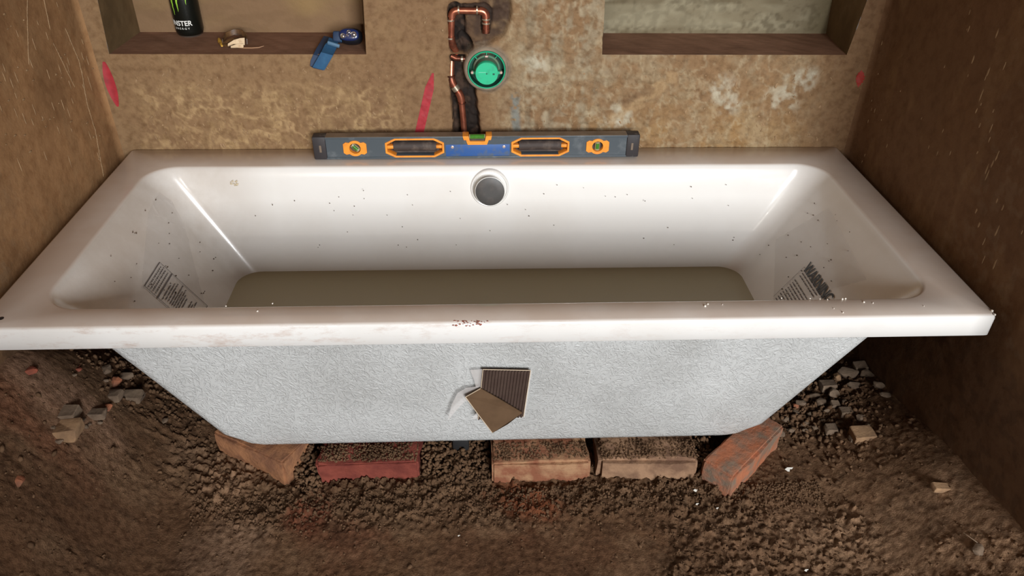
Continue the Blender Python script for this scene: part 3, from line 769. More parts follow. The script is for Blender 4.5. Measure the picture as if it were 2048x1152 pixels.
# water
MWAT = bpy.data.materials.new('murky_water'); MWAT.use_nodes = True; b = MWAT.node_tree.nodes['Principled BSDF']
b.inputs['Base Color'].default_value = lin((166, 156, 126)); b.inputs['Roughness'].default_value = .04; b.inputs['IOR'].default_value = 1.33
ring = rrect(.6015, -.5903, -.1555, .052, -.2485)
v, f = loft([rrect(.595, -.588, -.158, .052, -.256), ring], True, True, off=(0, 0, 0))
water = link('bath_water', mesh('bath_water', v, f), MWAT)
tag(water, 'still murky olive-grey water filling the bottom of the bathtub', 'water', kind='stuff')

# --- cardboard pad taped to the shell
MCARD = mat('cardboard', (96, 74, 54), .85, spec=.15, vary=((84, 64, 46), 30, .4, .7))
MCARDD = mat('cardboard_flutes', (82, 66, 58), .85, spec=.15, vary=((70, 54, 48), 25, .4, .7))
MCEDGE = mat('cardboard_edge', (206, 186, 160), .8)
CARD = thing('cardboard_pad', 'brown corrugated cardboard square with a torn flap stuck to the front of the bathtub', 'cardboard', tuple(on_y(1005, 790, -.627)))
c0 = Vector(CARD.location)
def cp(px, py, Y): return on_y(px, py, Y)-c0
# backing
YB = -.628
corner = [(966, 739), (1061, 741), (1047, 833), (956, 838)]
def slab(pts_front, thick, name, m, parent, ms=None):
    n = len(pts_front); v_ = [Vector(p) for p in pts_front]+[Vector(p)+Vector((0, thick, 0)) for p in pts_front]
    f_ = [tuple(range(n)), tuple(range(n, 2*n))[::-1]]+[(i, i+n, (i+1) % n+n, (i+1) % n) for i in range(n)]
    bm = bmesh.new(); bv = [bm.verts.new(p) for p in v_]
    for q in f_: bm.faces.new([bv[i] for i in q])
    return link(name, bm_mesh(name, bm), m, parent)
slab([cp(x, y, YB-.002) for x, y in corner], .003, 'backing_sheet', MCARDD, CARD)
# flutes: wavy sheet of real ridges
n = 15*8; u = np.linspace(0, 1, n)[:, None]; v_ = np.linspace(0, 1, 12)[None]
A, B, C_, D_ = [np.array(cp(x, y, YB-.002)) for x, y in corner]
P = ((A*(1-u[..., None])+B*u[..., None])*(1-v_[..., None])+(D_*(1-u[..., None])+C_*u[..., None])*v_[..., None])
P[..., 1] -= .0018+.0018*np.sin(u*15*2*math.pi)
link('flutes', join_grids('flutes', [(P[..., 0], P[..., 1], P[..., 2], True)]), MCARDD, CARD, 80)['label'] = 'exposed dark corrugations'
# pale torn edges
for a_, b_ in ((0, 1), (1, 2), (3, 0)):
    p, q = cp(*corner[a_], YB-.004), cp(*corner[b_], YB-.004)
    place(tube_mesh([p, p*.5+q*.5, q], .0008, 6), 'torn_edge', MCEDGE, (0, 0, 0), CARD, 60, off=Vector((0, 0, 0)))
# flap, folded forward and down
fl = [(961, 777, YB-.008), (1000, 799, YB-.012), (1045, 826, YB-.010), (1015, 849, YB-.022), (985, 866, YB-.026), (958, 831, YB-.022), (931, 794, YB-.014)]
pts = [cp(*p) for p in fl]
slab(pts, .0022, 'flap', MCARD, CARD)['label'] = 'smooth paper face of the folded flap'
for i in (3, 4, 5, 6):
    p, q = pts[i], pts[(i+1) % 7]
    if i in (4, 6, 5): place(tube_mesh([p, p*.5+q*.5, q], .0007, 6), 'torn_edge', MCEDGE, (0, 0, 0), CARD, 60, off=Vector((0, 0, 0)))
# strips of clear tape
def tape(name, px_pts, Y):
    pts = [cp(x, y, Y) for x, y in px_pts]; bm = bmesh.new()
    bm.faces.new([bm.verts.new(p) for p in pts]); o = link(name, bm_mesh(name, bm), MTAPEF, CARD); o['label'] = 'strip of clear tape'; return o
tape('tape', [(940, 740), (966, 738), (962, 776), (952, 775), (948, 760)], YB-.0015)
tape('tape', [(895, 842), (903, 810), (915, 786), (932, 776), (958, 772), (956, 800), (930, 803), (915, 818)], YB-.0012)
tape('tape', [(944, 838), (958, 818), (1000, 838), (956, 838)], YB-.0014)
tape('tape', [(1058, 740), (1064, 741), (1050, 834), (1045, 834)], YB-.0014)

# ================================================================== SPIRIT LEVEL
LY = -.066; LH = .054; LT = .026
LVL = thing('spirit_level', 'long grey and blue box-section spirit level with orange vial frames on the back rim', 'spirit level', (-.0325, LY+LT/2, .0022), rot=(0, math.radians(-.25), 0))
MLG = mat('level_paint', (74, 82, 88), .45, spec=.4, vary=((98, 104, 108), 35, .56, .72), bump=(150, .15, .0006))
MLB = mat('level_blue', (44, 86, 148), .5, vary=((84, 96, 108), 45, .5, .68))
MLK = mat('level_endcap', (46, 42, 44), .6, vary=((90, 84, 80), 60, .6, .7))
MLO = mat('level_orange', (238, 150, 48), .45, vary=((214, 128, 44), 60, .5, .7))
MLGR = mat('level_grip', (62, 52, 48), .7, vary=((90, 78, 70), 50, .5, .7))
MTOP = mat('level_edge', (128, 112, 96), .5, metal=.2, vary=((104, 90, 78), 30, .4, .7))
MVIAL = mat('vial_green', (70, 128, 44), .12, vary=((58, 110, 40), 50, .4, .6)); MCLR = mat('vial_clear', (150, 140, 112), .1)
def octo(x0, x1, z0, z1, cx, cz):
    return [(x0, z0+cz), (x0+cx, z0), (x1-cx, z0), (x1, z0+cz), (x1, z1-cz), (x1-cx, z1), (x0+cx, z1), (x0, z1-cz)]
lx0, lx1 = -.3775, .3775          # local x range, local z 0..LH
def lw(px): return on_y(px, 297, LY).x+.0325
h1 = (lw(771), lw(888)); h2 = (lw(1023), lw(1138))
v1 = lw(710); v2 = lw(1195); vc = lw(955)
def circ(cx, cz, r, n=28): return [(cx+r*math.cos(2*math.pi*i/n), cz+r*math.sin(2*math.pi*i/n)) for i in range(n)]
zc = .027
outline = [(lx0+.002, .0), (lx1-.002, .0), (lx1-.002, LH), (vc+.030, LH), (vc+.022, LH-.015), (vc-.022, LH-.015), (vc-.030, LH), (lx0+.002, LH)]
holes = [octo(h1[0]+.003, h1[1]-.003, .0075, .0465, .020, .010), octo(h2[0]+.003, h2[1]-.003, .0075, .0465, .020, .010), circ(v1, zc, .015), circ(v2, zc, .015)]
def yz(me):  # xy shape -> xz plane
    me.transform(Matrix.Rotation(math.radians(90), 4, 'X')); return me
body = link('beam', yz(flat_shape([outline]+holes, LT-.004, .0004)), MLG, LVL, 30)
# top and bottom edge rails, standing proud of the web
def zb(name, x0, x1, y0, y1, z0, z1, m, bev=.0008):
    return link(name, bm_mesh(name, box_bm(x1-x0, y1-y0, z1-z0, ((x0+x1)/2, (y0+y1)/2, (z0+z1)/2), bev)), m, LVL, 40)
zb('bottom_edge', lx0+.004, lx1-.004, -LT/2, LT/2, 0, .0048, MLG)
zb('top_edge', lx0+.004, vc-.0305, -LT/2, LT/2, LH-.005, LH, MLG); zb('top_edge', vc+.0305, lx1-.004, -LT/2, LT/2, LH-.005, LH, MLG)
zb('milled_top', lx0+.03, vc-.031, -LT/2+.0015, LT/2, LH, LH+.0006, MTOP, 0); zb('milled_top', vc+.031, lx1-.03, -LT/2+.0015, LT/2, LH, LH+.0006, MTOP, 0)
for s, x in ((-1, lx0), (1, lx1)):
    x0, x1 = (x, x+.030) if s < 0 else (x-.030, x)
    e = zb('end_cap', x0, x1, -LT/2-.0012, LT/2+.001, -.0004+.0004, LH+.0018, MLK, .003)
    xm = (x0+x1)/2-.002*s
    q = link('cap_slot', bm_mesh('cap_slot', box_bm(.005, .0016, .017, (xm, -LT/2-.0016, .027), .0004)), MTOP, e)
# blue worn decal plate between the hand holes
zb('blue_decal', h1[1]+.004, h2[0]-.004, -LT/2+.0014, -LT/2+.0024, .005, .034, MLB, .0002)
def ring_plate(name, outer, inner, thick, ypos, m, par=LVL):
    o = link(name, yz(flat_shape([outer, inner], thick, .0004)), m, par, 30); o.location.y = ypos; return o
for (a_, b_) in (h1, h2):
    fr = ring_plate('handle_frame', octo(a_, b_, .004, .050, .022, .011), octo(a_+.0035, b_-.0035, .0072, .0468, .0205, .0105), LT+.001, 0, MLO)
    for xx, s in ((a_+.003, 1), (b_-.003, -1)):
        link('frame_tab', bm_mesh('frame_tab', box_bm(.017, .016, .0075, (xx+s*.0075, 0, .027), .0012)), MLO, fr, 40)
    link('grip', bm_mesh('grip', tube_mesh([(a_+.018, .001, .026), ((a_+b_)/2, .001, .027), (b_-.018, .001, .026)], .0115, 18)), MLGR, LVL, 50)
    zb('handle_recess', a_+.012, b_-.012, .006, .009, .0075, .0465, MLGR, 0)
for vx, ang in ((v1, 45), (v2, 90)):
    # frame: round ring with two wings
    out = []
    for i in range(48):
        a = 2*math.pi*i/48; r = .0185
        x, z = r*math.cos(a), r*math.sin(a)
        wgx = .0265; wz = .0105
        if abs(math.sin(a)) < .62:
            x = math.copysign(.0262 if abs(math.sin(a)) < .40 else .0205, math.cos(a)); z = math.copysign(min(abs(math.tan(a))*.0265, .0105 if abs(math.sin(a)) < .40 else .0145), math.sin(a))
        out.append((vx+x, zc+z))
    fr = ring_plate('vial_frame', out, circ(vx, zc, .0132), LT+.002, 0, MLO)
    link('vial_disc', bm_mesh('vial_disc', lathe_bm([(.0132, -.002), (.0132, .002), (.001, .0022)], 28, 'y', True, True)), MLGR, fr).location = (vx, 0, zc)
    d = Vector((math.cos(math.radians(ang)), 0, math.sin(math.radians(ang))))*.0105; c_ = Vector((vx, -.006, zc))
    if ang == 45: d.x = -d.x
    link('vial_tube', bm_mesh('vial_tube', tube_mesh([c_-d, c_, c_+d], .0062, 16)), MCLR, fr, 50)
    link('vial_fluid', bm_mesh('vial_fluid', tube_mesh([c_-d*.62+Vector((0, -.0018, 0)), c_+Vector((0, -.0018, 0)), c_+d*.62+Vector((0, -.0018, 0))], .0050, 16)), MVIAL, fr, 50)
# centre vial seat
cs_ = [(vc-.033, LH+.0006), (vc-.0205, LH+.0006), (vc-.0175, LH-.0125), (vc+.0175, LH-.0125), (vc+.0205, LH+.0006), (vc+.033, LH+.0006), (vc+.031, LH-.008), (vc+.026, LH-.008), (vc+.022, LH-.0195), (vc-.022, LH-.0195), (vc-.026, LH-.008), (vc-.031, LH-.008)]
seat = link('centre_vial_seat', yz(flat_shape([cs_], LT+.002, .0005)), MLO, LVL, 30)
link('vial_block', bm_mesh('vial_block', box_bm(.036, .018, .006, (vc, .0005, LH-.0095), .001)), MLGR, seat)
link('vial_tube', bm_mesh('vial_tube', tube_mesh([(vc-.0185, -.002, LH-.0045), (vc, -.002, LH-.0043), (vc+.0185, -.002, LH-.0045)], .0058, 18)), MCLR, seat, 50)
link('vial_fluid', bm_mesh('vial_fluid', tube_mesh([(vc-.0165, -.004, LH-.004), (vc, -.004, LH-.0038), (vc+.0165, -.004, LH-.004)], .0056, 18)), MVIAL, seat, 50)
MRIV = mat('rivet', (200, 180, 168), .35, metal=.4)
for rx in (lw(905), lw(1008)):
    link('rivet', bm_mesh('rivet', lathe_bm([(.0035, 0), (.0035, .0012), (.002, .0018), (.0012, .0008)], 16, 'y', False, True)), MRIV, LVL, 40).location = (rx, -LT/2+.0018, .028)

# ================================================================== COPPER PIPES
MCU = mat('copper', (196, 122, 96), .32, metal=.85, vary=((150, 84, 64), 45, .4, .7))
MCUD = mat('copper_tarnished', (140, 82, 62), .4, metal=.75, vary=((70, 44, 36), 60, .4, .65))
MSOL = mat('solder', (196, 182, 160), .3, metal=.8)
YP = .006
def pw(x, y, Y=YP): return on_y(x, y, Y)
R0 = .0072
def poly_round(pts, r):
    out = [Vector(pts[0])]
    for i in range(1, len(pts)-1): out += arc_pts(pts[i-1], pts[i], pts[i+1], r, 7)
    out.append(Vector(pts[-1])); return out
P1 = thing('copper_pipe', 'copper pipe looping up and over the top of the wall chase, with a capped tail', 'pipe', tuple(pw(903, 60)))
o1 = Vector(P1.location)
def part_tube(name, pts, r, m, par, org, n=16, rad=None):
    return link(name, bm_mesh(name, tube_mesh([Vector(p)-org for p in pts], r, n, True, rad)), m, par, 50)
A_ = [pw(972, 62), pw(972, 22), pw(904, 21), pw(902, 84), pw(914, 106, YP+.012)]
part_tube('pipe_run', poly_round(A_, .013), R0, MCU, P1, o1)
for seg in ((0, 1, 2), (1, 2, 3)):
    pr = arc_pts(A_[seg[0]], A_[seg[1]], A_[seg[2]], .014, 8); part_tube('elbow', pr, R0+.0016, MCU, P1, o1)
part_tube('elbow', arc_pts(A_[2], A_[3], A_[4], .013, 8), R0+.0016, MCUD, P1, o1)
def ringat(x, y, t, par, org, r=R0+.0022, m=MSOL, wd=.0016, Y=YP):
    p = pw(x, y, Y); t = Vector(t).normalized()*wd; part_tube('solder_ring', [p-t, p+t], r, m, par, org)
for x, y, t in ((917, 20, (1, 0, 0)), (954, 20, (1, 0, 0)), (901, 40, (0, 0, 1)), (901, 76, (0, 0, 1)), (972, 38, (0, 0, 1)), (972, 46, (0, 0, 1))): ringat(x, y, t, P1, o1)
part_tube('end_cap', [pw(972, 58), pw(972, 66)], R0+.0012, MCUD, P1, o1)
P2 = thing('copper_pipe', 'copper pipe with an offset bend running down the chase behind the spirit level', 'pipe', tuple(pw(910, 180)))
o2 = Vector(P2.location)
B_ = [pw(903, 122, YP+.012), pw(902, 162), pw(922, 192), pw(926, 230), pw(931, 300)]
part_tube('pipe_run', poly_round(B_, .010), R0, MCU, P2, o2)
part_tube('elbow', arc_pts(B_[0], B_[1], B_[2], .012, 8), R0+.0018, MCUD, P2, o2)
part_tube('elbow', arc_pts(B_[1], B_[2], B_[3], .012, 8), R0+.0018, MCU, P2, o2)
part_tube('joint_blob', [pw(908, 172), pw(914, 180)], R0+.0021, MSOL, P2, o2)
ringat(902, 152, (0, 0, 1), P2, o2, m=MCUD); ringat(924, 206, (0, 0, 1), P2, o2, m=MCUD)
# short tarnished cross pipe
P3 = thing('copper_pipe', 'short tarnished copper stub crossing from the chase towards the green valve cup', 'pipe', tuple(pw(920, 116, .012)))
o3 = Vector(P3.location)
part_tube('pipe_run', [pw(902, 112, .012), pw(912, 117, .010), pw(935, 118, .010)], .0055, MCUD, P3, o3)
part_tube('solder_ring', [pw(922, 118, .010), pw(926, 118, .010)], .0068, MSOL, P3, o3)

# ================================================================== GREEN VALVE CUP
vx, vz = VALVE
VAL = thing('shower_valve', 'round green plastic shower valve cup set in the wall beside the copper pipes', 'valve', (vx, -.004, vz))
MGN = mat('green_plastic', (44, 184, 136), .4, spec=.4, vary=((52, 160, 122), 60, .5, .7))
MGND = mat('green_dark', (18, 84, 66), .5)
MCEM = mat('cement_ring', (136, 122, 104), .9, vary=((112, 98, 82), 30, .4, .7), bump=(80, .6, .002))
link('cement_collar', bm_mesh('cement_collar', lathe_bm([(.052, -.006), (.050, .002), (.046, .006), (.0435, .006), (.042, -.002)], 56, 'y')), MCEM, VAL, 50)
link('cup_rim', bm_mesh('cup_rim', lathe_bm([(.0425, -.012), (.0425, .0085), (.0415, .0095), (.0402, .0085), (.0400, -.020)], 56, 'y')), MGN, VAL, 40)
link('cup_floor', bm_mesh('cup_floor', lathe_bm([(.0402, -.020), (.0402, .008), (.0398, .008), (.0396, -.019), (.026, -.019), (.001, -.019)], 56, 'y', False, True)), MGND, VAL, 40)
link('valve_barrel', bm_mesh('valve_barrel', lathe_bm([(.0305, -.018), (.0305, -.004), (.0285, -.002), (.0270, -.002), (.0262, .006), (.0255, .020)], 48, 'y')), mat('dusty_plastic', (104, 112, 92), .8, vary=((74, 128, 102), 40, .45, .6)), VAL, 40)
cap = link('valve_cap', bm_mesh('valve_cap', lathe_bm([(.0256, .018), (.0256, .0305), (.0248, .0318), (.001, .0320)], 48, 'y', False, True)), MGN, VAL, 40); cap['label'] = 'bright green protective cap'
link('cap_score', bm_mesh('cap_score', box_bm(.016, .0006, .0007, (-.010, -.0322, .003))), mat('score_line', (150, 214, 190), .4), cap)
link('cap_slot', bm_mesh('cap_slot', box_bm(.0045, .0006, .004, (.0155, -.0322, -.001))), MGND, cap)
link('cap_pip', bm_mesh('cap_pip', lathe_bm([(.0016, .0318), (.0016, .0328), (.0005, .0328)], 12, 'y', False, True)), MGND, cap)
MSC = mat('screw_head', (206, 176, 166), .4, metal=.3)
for sx in (-1, 1):
    link('lug', bm_mesh('lug', box_bm(.010, .010, .006, (sx*.029, -.010, -.004), .001)), MGN, VAL)
    link('screw', bm_mesh('screw', lathe_bm([(.0032, .010), (.0032, .0165), (.0022, .0175)], 14, 'y', False, True)), MSC, VAL, 40).location = (sx*.0325, 0, -.003)
for ang in (50, 90, 135):
    a = math.radians(ang); bm = box_bm(.0012, .012, .011, (0, 0, 0)); me = bm_mesh('rib', bm); me.transform(Matrix.Translation((.0355*math.cos(a), .010, .0355*math.sin(a))) @ Matrix.Rotation(-(a-math.pi/2), 4, 'Y'))
    link('rib', me, MGN, VAL)
tb = link('barrel_tab', bm_mesh('barrel_tab', box_bm(.007, .006, .004, (0, .0015, .0285), .001)), MSC, VAL)

# ================================================================== THINGS IN THE LEFT ALCOVE
ZSH = zs+.0015
def on_shelf(px, py): return on_z(px, py, ZSH)
pc = on_shelf(381, 70); canx, cany = pc.x, pc.y+.004
CAN = thing('drink_can', 'tall black drink can with green claw marks standing in the left alcove', 'can', (canx, cany, ZSH))
RC = .0315
MCAN = mat('can_black', (22, 24, 20), .3, metal=.35, spec=.5)
MAL = mat('can_aluminium', (150, 148, 142), .3, metal=.9)
link('can_body', bm_mesh('can_body', lathe_bm([(.0265, .0035), (.0285, .0045), (RC-.001, .010), (RC, .014), (RC, .145), (RC-.001, .149), (.0275, .158)], 56, 'z')), MCAN, CAN, 50)
link('can_base', bm_mesh('can_base', lathe_bm([(.021, .003), (.023, .0), (.025, .0), (.0266, .0036)], 48, 'z', True)), MAL, CAN, 50)
link('can_lid', bm_mesh('can_lid', lathe_bm([(.0276, .1578), (.0276, .1605), (.0262, .1605), (.0255, .157), (.001, .157)], 48, 'z', False, True)), MAL, CAN, 50)
def wrap(me, ang0, z0, r=RC+.0003):
    """bend a flat x-y mesh round the can; ang0 = bearing of x=0 (0 faces the camera, + to the right)"""
    c0_ = coords(me); bear = math.atan2(CAM.x-canx, -(CAM.y-cany))
    a = ang0+bear+c0_[:, 0]/r; rr = r+c0_[:, 2]
    out = np.stack([rr*np.sin(a), -rr*np.cos(a), c0_[:, 1]+z0], -1); me.vertices.foreach_set('co', out.ravel()); me.update(); return me
MWI = mat('can_white_print', (226, 226, 220), .4); MGI = mat('can_green_print', (146, 196, 62), .4)
t_ = text_mesh('MONSTER', .0158, .00005, 'CENTER', .98, .0003)
bm = bmesh.new(); bm.from_mesh(t_); bmesh.ops.subdivide_edges(bm, edges=bm.edges[:], cuts=1); bm.to_mesh(t_); bm.free()
link('can_name_print', wrap(t_, math.radians(-50), .0285), MWI, CAN)
t_ = text_mesh('E N E R G Y', .0062, .00005, 'CENTER', 1.15, .0)
link('can_small_print', wrap(t_, math.radians(-32), .0200), MWI, CAN)
def claw(pts, ang):
    """jagged vertical stroke: (x centre, half width, z)"""
    v_, f_ = [], []
    for x, hw, z in pts: v_ += [(x-hw, z, 0), (x-hw*.3, z, .0001), (x+hw*.4, z, .0001), (x+hw, z, 0)]
    for i in range(len(pts)-1):
        for j in range(3): a = i*4+j; f_.append((a, a+1, a+5, a+4))
    return link('claw_mark', wrap(mesh('claw_mark', v_, f_), math.radians(ang), 0), MGI, CAN)
def jag(z1, seed, lean):
    r_ = random.Random(seed); out = []
    z = .135
    while z > z1: out.append((lean*(.135-z)+r_.uniform(-.0008, .0008), .0021*min(1, (z-z1)/.03)+.0004, z)); z -= .005
    out.append((lean*(.135-z1), .0002, z1)); return out
claw(jag(.052, 1, .06), -60); claw(jag(.060, 2, -.02), -28); claw(jag(.075, 3, .02), 4)

# crumpled brown scrap with cream flap and thin tail
sp = on_shelf(475, 82)
SCR = thing('fruit_peel', 'shrivelled brown fruit peel with cream inside and thin curled tail beside the can', 'peel', (sp.x, sp.y, ZSH))
MPL = mat('peel_brown', (104, 74, 44), .5, vary=((60, 40, 26), 60, .4, .65), bump=(120, .4, .001))
MPC = mat('peel_cream', (222, 196, 160), .7, vary=((180, 144, 108), 80, .5, .7)); MPY = mat('peel_yellow', (196, 150, 54), .6, vary=((120, 84, 40), 80, .5, .7))
def so(px, py, h=0):  # local point on shelf
    p = on_z(px, py, ZSH+h); return p-Vector(SCR.location)
def ribbon(name, pts, widths, thick, m, par, roll=0.0):
    """thick flat strip along pts, width vector given per point"""
    pts = [Vector(p) for p in pts]; bm = bmesh.new(); rings = []
    for i, p in enumerate(pts):
        t = (pts[min(i+1, len(pts)-1)]-pts[max(i-1, 0)]).normalized(); wv = Vector(widths[i]); n_ = t.cross(wv)
        n_ = n_.normalized()*thick/2 if n_.length > 1e-9 else Vector((0, 0, thick/2))
        rings.append([bm.verts.new(p+wv*.5+n_), bm.verts.new(p-wv*.5+n_), bm.verts.new(p-wv*.5-n_), bm.verts.new(p+wv*.5-n_)])
    for a, b_ in zip(rings[:-1], rings[1:]):
        for j in range(4): bm.faces.new((a[j], a[(j+1) % 4], b_[(j+1) % 4], b_[j]))
    bm.faces.new(rings[0][::-1]); bm.faces.new(rings[-1])
    o = link(name, bm_mesh(name, bm), m, par, 60); return o
loop = [so(445, 84, .006), so(452, 70, .012), so(468, 64, .015), so(484, 66, .014), so(493, 74, .010), so(494, 84, .004)]
ribbon('peel_skin', loop, [(.001, .002, .012)]*3+[(.001, .002, .014)]*3, .0022, MPL, SCR)
ribbon('peel_skin', [so(446, 88, .004), so(458, 80, .010), so(474, 78, .012), so(490, 80, .008)], [(0, .010, .004)]*4, .0018, MPL, SCR)
ribbon('peel_inside', [so(456, 90, .008), so(468, 84, .013), so(480, 83, .013), so(489, 83, .011)], [(0, .004, .004), (0, .006, .007), (0, .008, .012), (0, .008, .014)], .0018, MPC, SCR)['label'] = 'cream inner flap'
ribbon('peel_inside', [so(462, 94, .004), so(474, 92, .007), so(487, 92, .006)], [(0, .003, .003), (0, .005, .006), (0, .005, .007)], .0016, MPC, SCR)
link('stalk_end', bm_mesh('stalk_end', tube_mesh([so(438, 78, .006), so(440, 84, .005), so(444, 92, .003)], .004, 10, True, [.003, .0048, .0022])), MPY, SCR, 60)['label'] = 'yellow stalk end'
link('peel_skin', bm_mesh('peel_skin', tube_mesh([so(446, 90, .004), so(458, 92, .005), so(468, 92, .003), so(478, 95, .003)], .003, 10, True, [.002, .0042, .0038, .0016])), MPL, SCR, 60)
link('peel_tail', bm_mesh('peel_tail', tube_mesh([so(474, 94, .0025), so(488, 96, .0022), so(504, 96, .003), so(518, 95, .004), so(528, 92, .007)], .0016, 8, True, [.0014, .0019, .0017, .0016, .0007])), mat('peel_tail', (148, 112, 84), .5), SCR, 60)

# head torch
hp = on_z(702, 74, ZSH+.018)
HT = thing('head_torch', 'blue and black head torch with its blue strap hanging over the alcove ledge', 'torch', (hp.x, hp.y, ZSH))
MHB = mat('torch_black', (20, 22, 28), .35, spec=.5); MHBL = mat('torch_blue', (26, 40, 84), .3, spec=.5, coat=.4)
MSTR = mat('strap_blue', (46, 88, 122), .75, spec=.25, vary=((36, 72, 106), 40, .4, .7), bump=(400, .3, .0005)); MSTD = mat('strap_dark', (36, 56, 84), .7)
MREF = mat('reflector', (225, 215, 195), .15, metal=.9); MLED = mat('led_lens', (230, 225, 205), .08, spec=.8)
def ellipsoid(a, b_, c_, p=2.6, nu=28, nv=18, cut=None):
    bm = bmesh.new(); bmesh.ops.create_uvsphere(bm, u_segments=nu, v_segments=nv, radius=1)
    for v_ in bm.verts:
        x, y, z = v_.co; s = (abs(x)**p+abs(y)**p+abs(z)**p)**(-1/p); v_.co = Vector((x*s*a, y*s*b_, z*s*c_))
    return bm
hd = ellipsoid(.0265, .019, .0185)
HR = (math.radians(-26), 0, math.radians(-6))
def hpart(bm, name, m, loc=(0, 0, .019), par=HT):
    o = link(name, bm_mesh(name, bm), m, par, 50); o.location = loc; o.rotation_euler = HR; return o
head = hpart(hd, 'lamp_housing', MHB)
fc = link('lamp_face', bm_mesh('lamp_face', ellipsoid(.0225, .006, .0135)), MHBL, head, 50); fc.location = (0, -.0165, .001)
for x, z, r in ((-.0125, -.003, .0058), (.012, .001, .0062), (.001, .0055, .0048), (-.002, -.001, .0032)):
    q = link('led', bm_mesh('led', lathe_bm([(r, .0), (r*1.02, .0012), (r*.9, .0008), (r*.45, -.001), (r*.4, .0008), (r*.1, .0016)], 18, 'y', False, True)), MREF, head, 50); q.location = (x, -.0222, z)
br = hpart(box_bm(.020, .026, .024, (-.030, .002, -.002), .004), 'hinge_bracket', MSTD)
link('reflector_band', bm_mesh('reflector_band', box_bm(.003, .0265, .026, (-.0195, .001, -.001), .001)), MSTR, br, 40)
def stp(px, py, Y): return on_y(px, py, Y)-Vector(HT.location)
def stz(px, py, h): return on_z(px, py, ZSH+h)-Vector(HT.location)
front = [stz(668, 78, .012), stz(664, 88, .010), stz(661, 94, .006), stp(654, 108, -.008), stp(646, 122, -.014), stp(640, 132, -.016), stp(637, 137, -.015)]
wv = (.0245, .004, -.0085)
ribbon('strap', front, [(.021, .004, -.006), (.022, .004, -.007)]+[wv]*5, .0016, MSTR, HT)['label'] = 'front run of the blue elastic strap'
back = [stz(656, 74, .006), stz(648, 88, .004), stz(642, 98, .004), stp(636, 112, -.003), stp(631, 124, -.004), stp(630, 134, -.006), stp(637, 138, -.012)]
ribbon('strap', back, [(.018, .004, -.005)]*3+[(.020, .003, -.006)]*4, .0016, MSTD, HT)
sl = link('slider', bm_mesh('slider', box_bm(.028, .006, .009, (0, 0, 0), .002)), mat('slider', (92, 124, 150), .4), HT, 40); sl.location = stz(667, 89, .012); sl.rotation_euler = (math.radians(40), math.radians(18), 0)

# ================================================================== BRICKS
MBR = {}
def brick_mat(name, c1, c2, c3):
    m = mat(name, c1, .9, spec=.15, vary=(c2, 22, .42, .62), bump=(70, .8, .004)); return m
MB_OR = brick_mat('brick_orange', (164, 116, 82), (126, 88, 66), 0); MB_RED = brick_mat('brick_red', (132, 68, 56), (112, 56, 48), 0)
MB_BR = brick_mat('brick_brown', (134, 86, 64), (168, 130, 98), 0); MB_PA = brick_mat('brick_pale', (152, 120, 94), (116, 88, 70), 0)
MB_OR2 = brick_mat('brick_rust', (172, 108, 78), (128, 110, 94), 0)
def brick(label, m, p_front_a, p_front_b, depth, z_top, h, seed, group='bricks carrying the bathtub', chip=.0065, rnd=.005):
    """brick whose visible face runs from a to b (x,y) at floor level, body extending to the back-left of a->b"""
    a = Vector((*p_front_a, 0)); b_ = Vector((*p_front_b, 0)); d = b_-a; Lh = d.length; t = d.normalized(); nb = Vector((-t.y, t.x, 0))
    bm = bmesh.new(); bmesh.ops.create_cube(bm, size=1)
    for v_ in bm.verts: v_.co = Vector((v_.co.x*Lh, v_.co.y*depth, v_.co.z*h))
    bmesh.ops.bevel(bm, geom=bm.edges[:], offset=rnd, segments=2, affect='EDGES')
    bmesh.ops.subdivide_edges(bm, edges=[e for e in bm.edges if e.calc_length() > .02], cuts=9, use_grid_fill=True)
    bmesh.ops.triangulate(bm, faces=bm.faces)
    for v_ in bm.verts:
        x, y, z = v_.co; n_ = fbm(np.array([x*1.0+seed]), np.array([z+y*.7+seed]), 30, 3, seed)[0]-.5
        n2_ = fbm(np.array([x+seed]), np.array([z-y]), 11, 2, seed+3)[0]-.5
        dirv = Vector((x/Lh, y/depth, z/h)); dirv = Vector((round(dirv.x*1.02), round(dirv.y*1.02), round(dirv.z*1.02)))
        v_.co += (dirv.normalized() if dirv.length else Vector((0, 0, 0)))*(n_*chip*1.6+min(0, n2_)*chip*2)
    o = link('brick', bm_mesh('brick', bm), m, None, 62)
    c_ = (a+b_)/2+nb*depth/2
    o.location = (c_.x, c_.y, z_top-h/2); o.rotation_euler = (0, 0, math.atan2(d.y, d.x))
    return tag(o, label, 'brick', group)
def F_(px, py, z=-.445): p = on_z(px, py, z); return (p.x, p.y)
ZT_ = -.388
brick('orange-tan brick set at an angle under the left end of the bathtub', MB_OR, (-.590, -.548), (-.428, -.640), .10, ZT_, .072, 3)
brick('broken-faced dark red brick under the bathtub, left of the black foot', MB_RED, (-.362, -.642), (-.158, -.638), .10, ZT_-.006, .070, 5, chip=.010)
brick('brown brick with pale streaks under the middle of the bathtub', MB_BR, (-.012, -.652), (.188, -.650), .10, ZT_-.003, .066, 9)
brick('pale worn brick with rounded corners, right of the middle brick', MB_PA, (.203, -.648), (.412, -.655), .10, ZT_-.003, .066, 12, rnd=.010)
brick('rust-orange brick set at an angle under the right end of the bathtub', MB_OR2, (.462, -.704), (.614, -.562), .07, ZT_-.001, .078, 17)

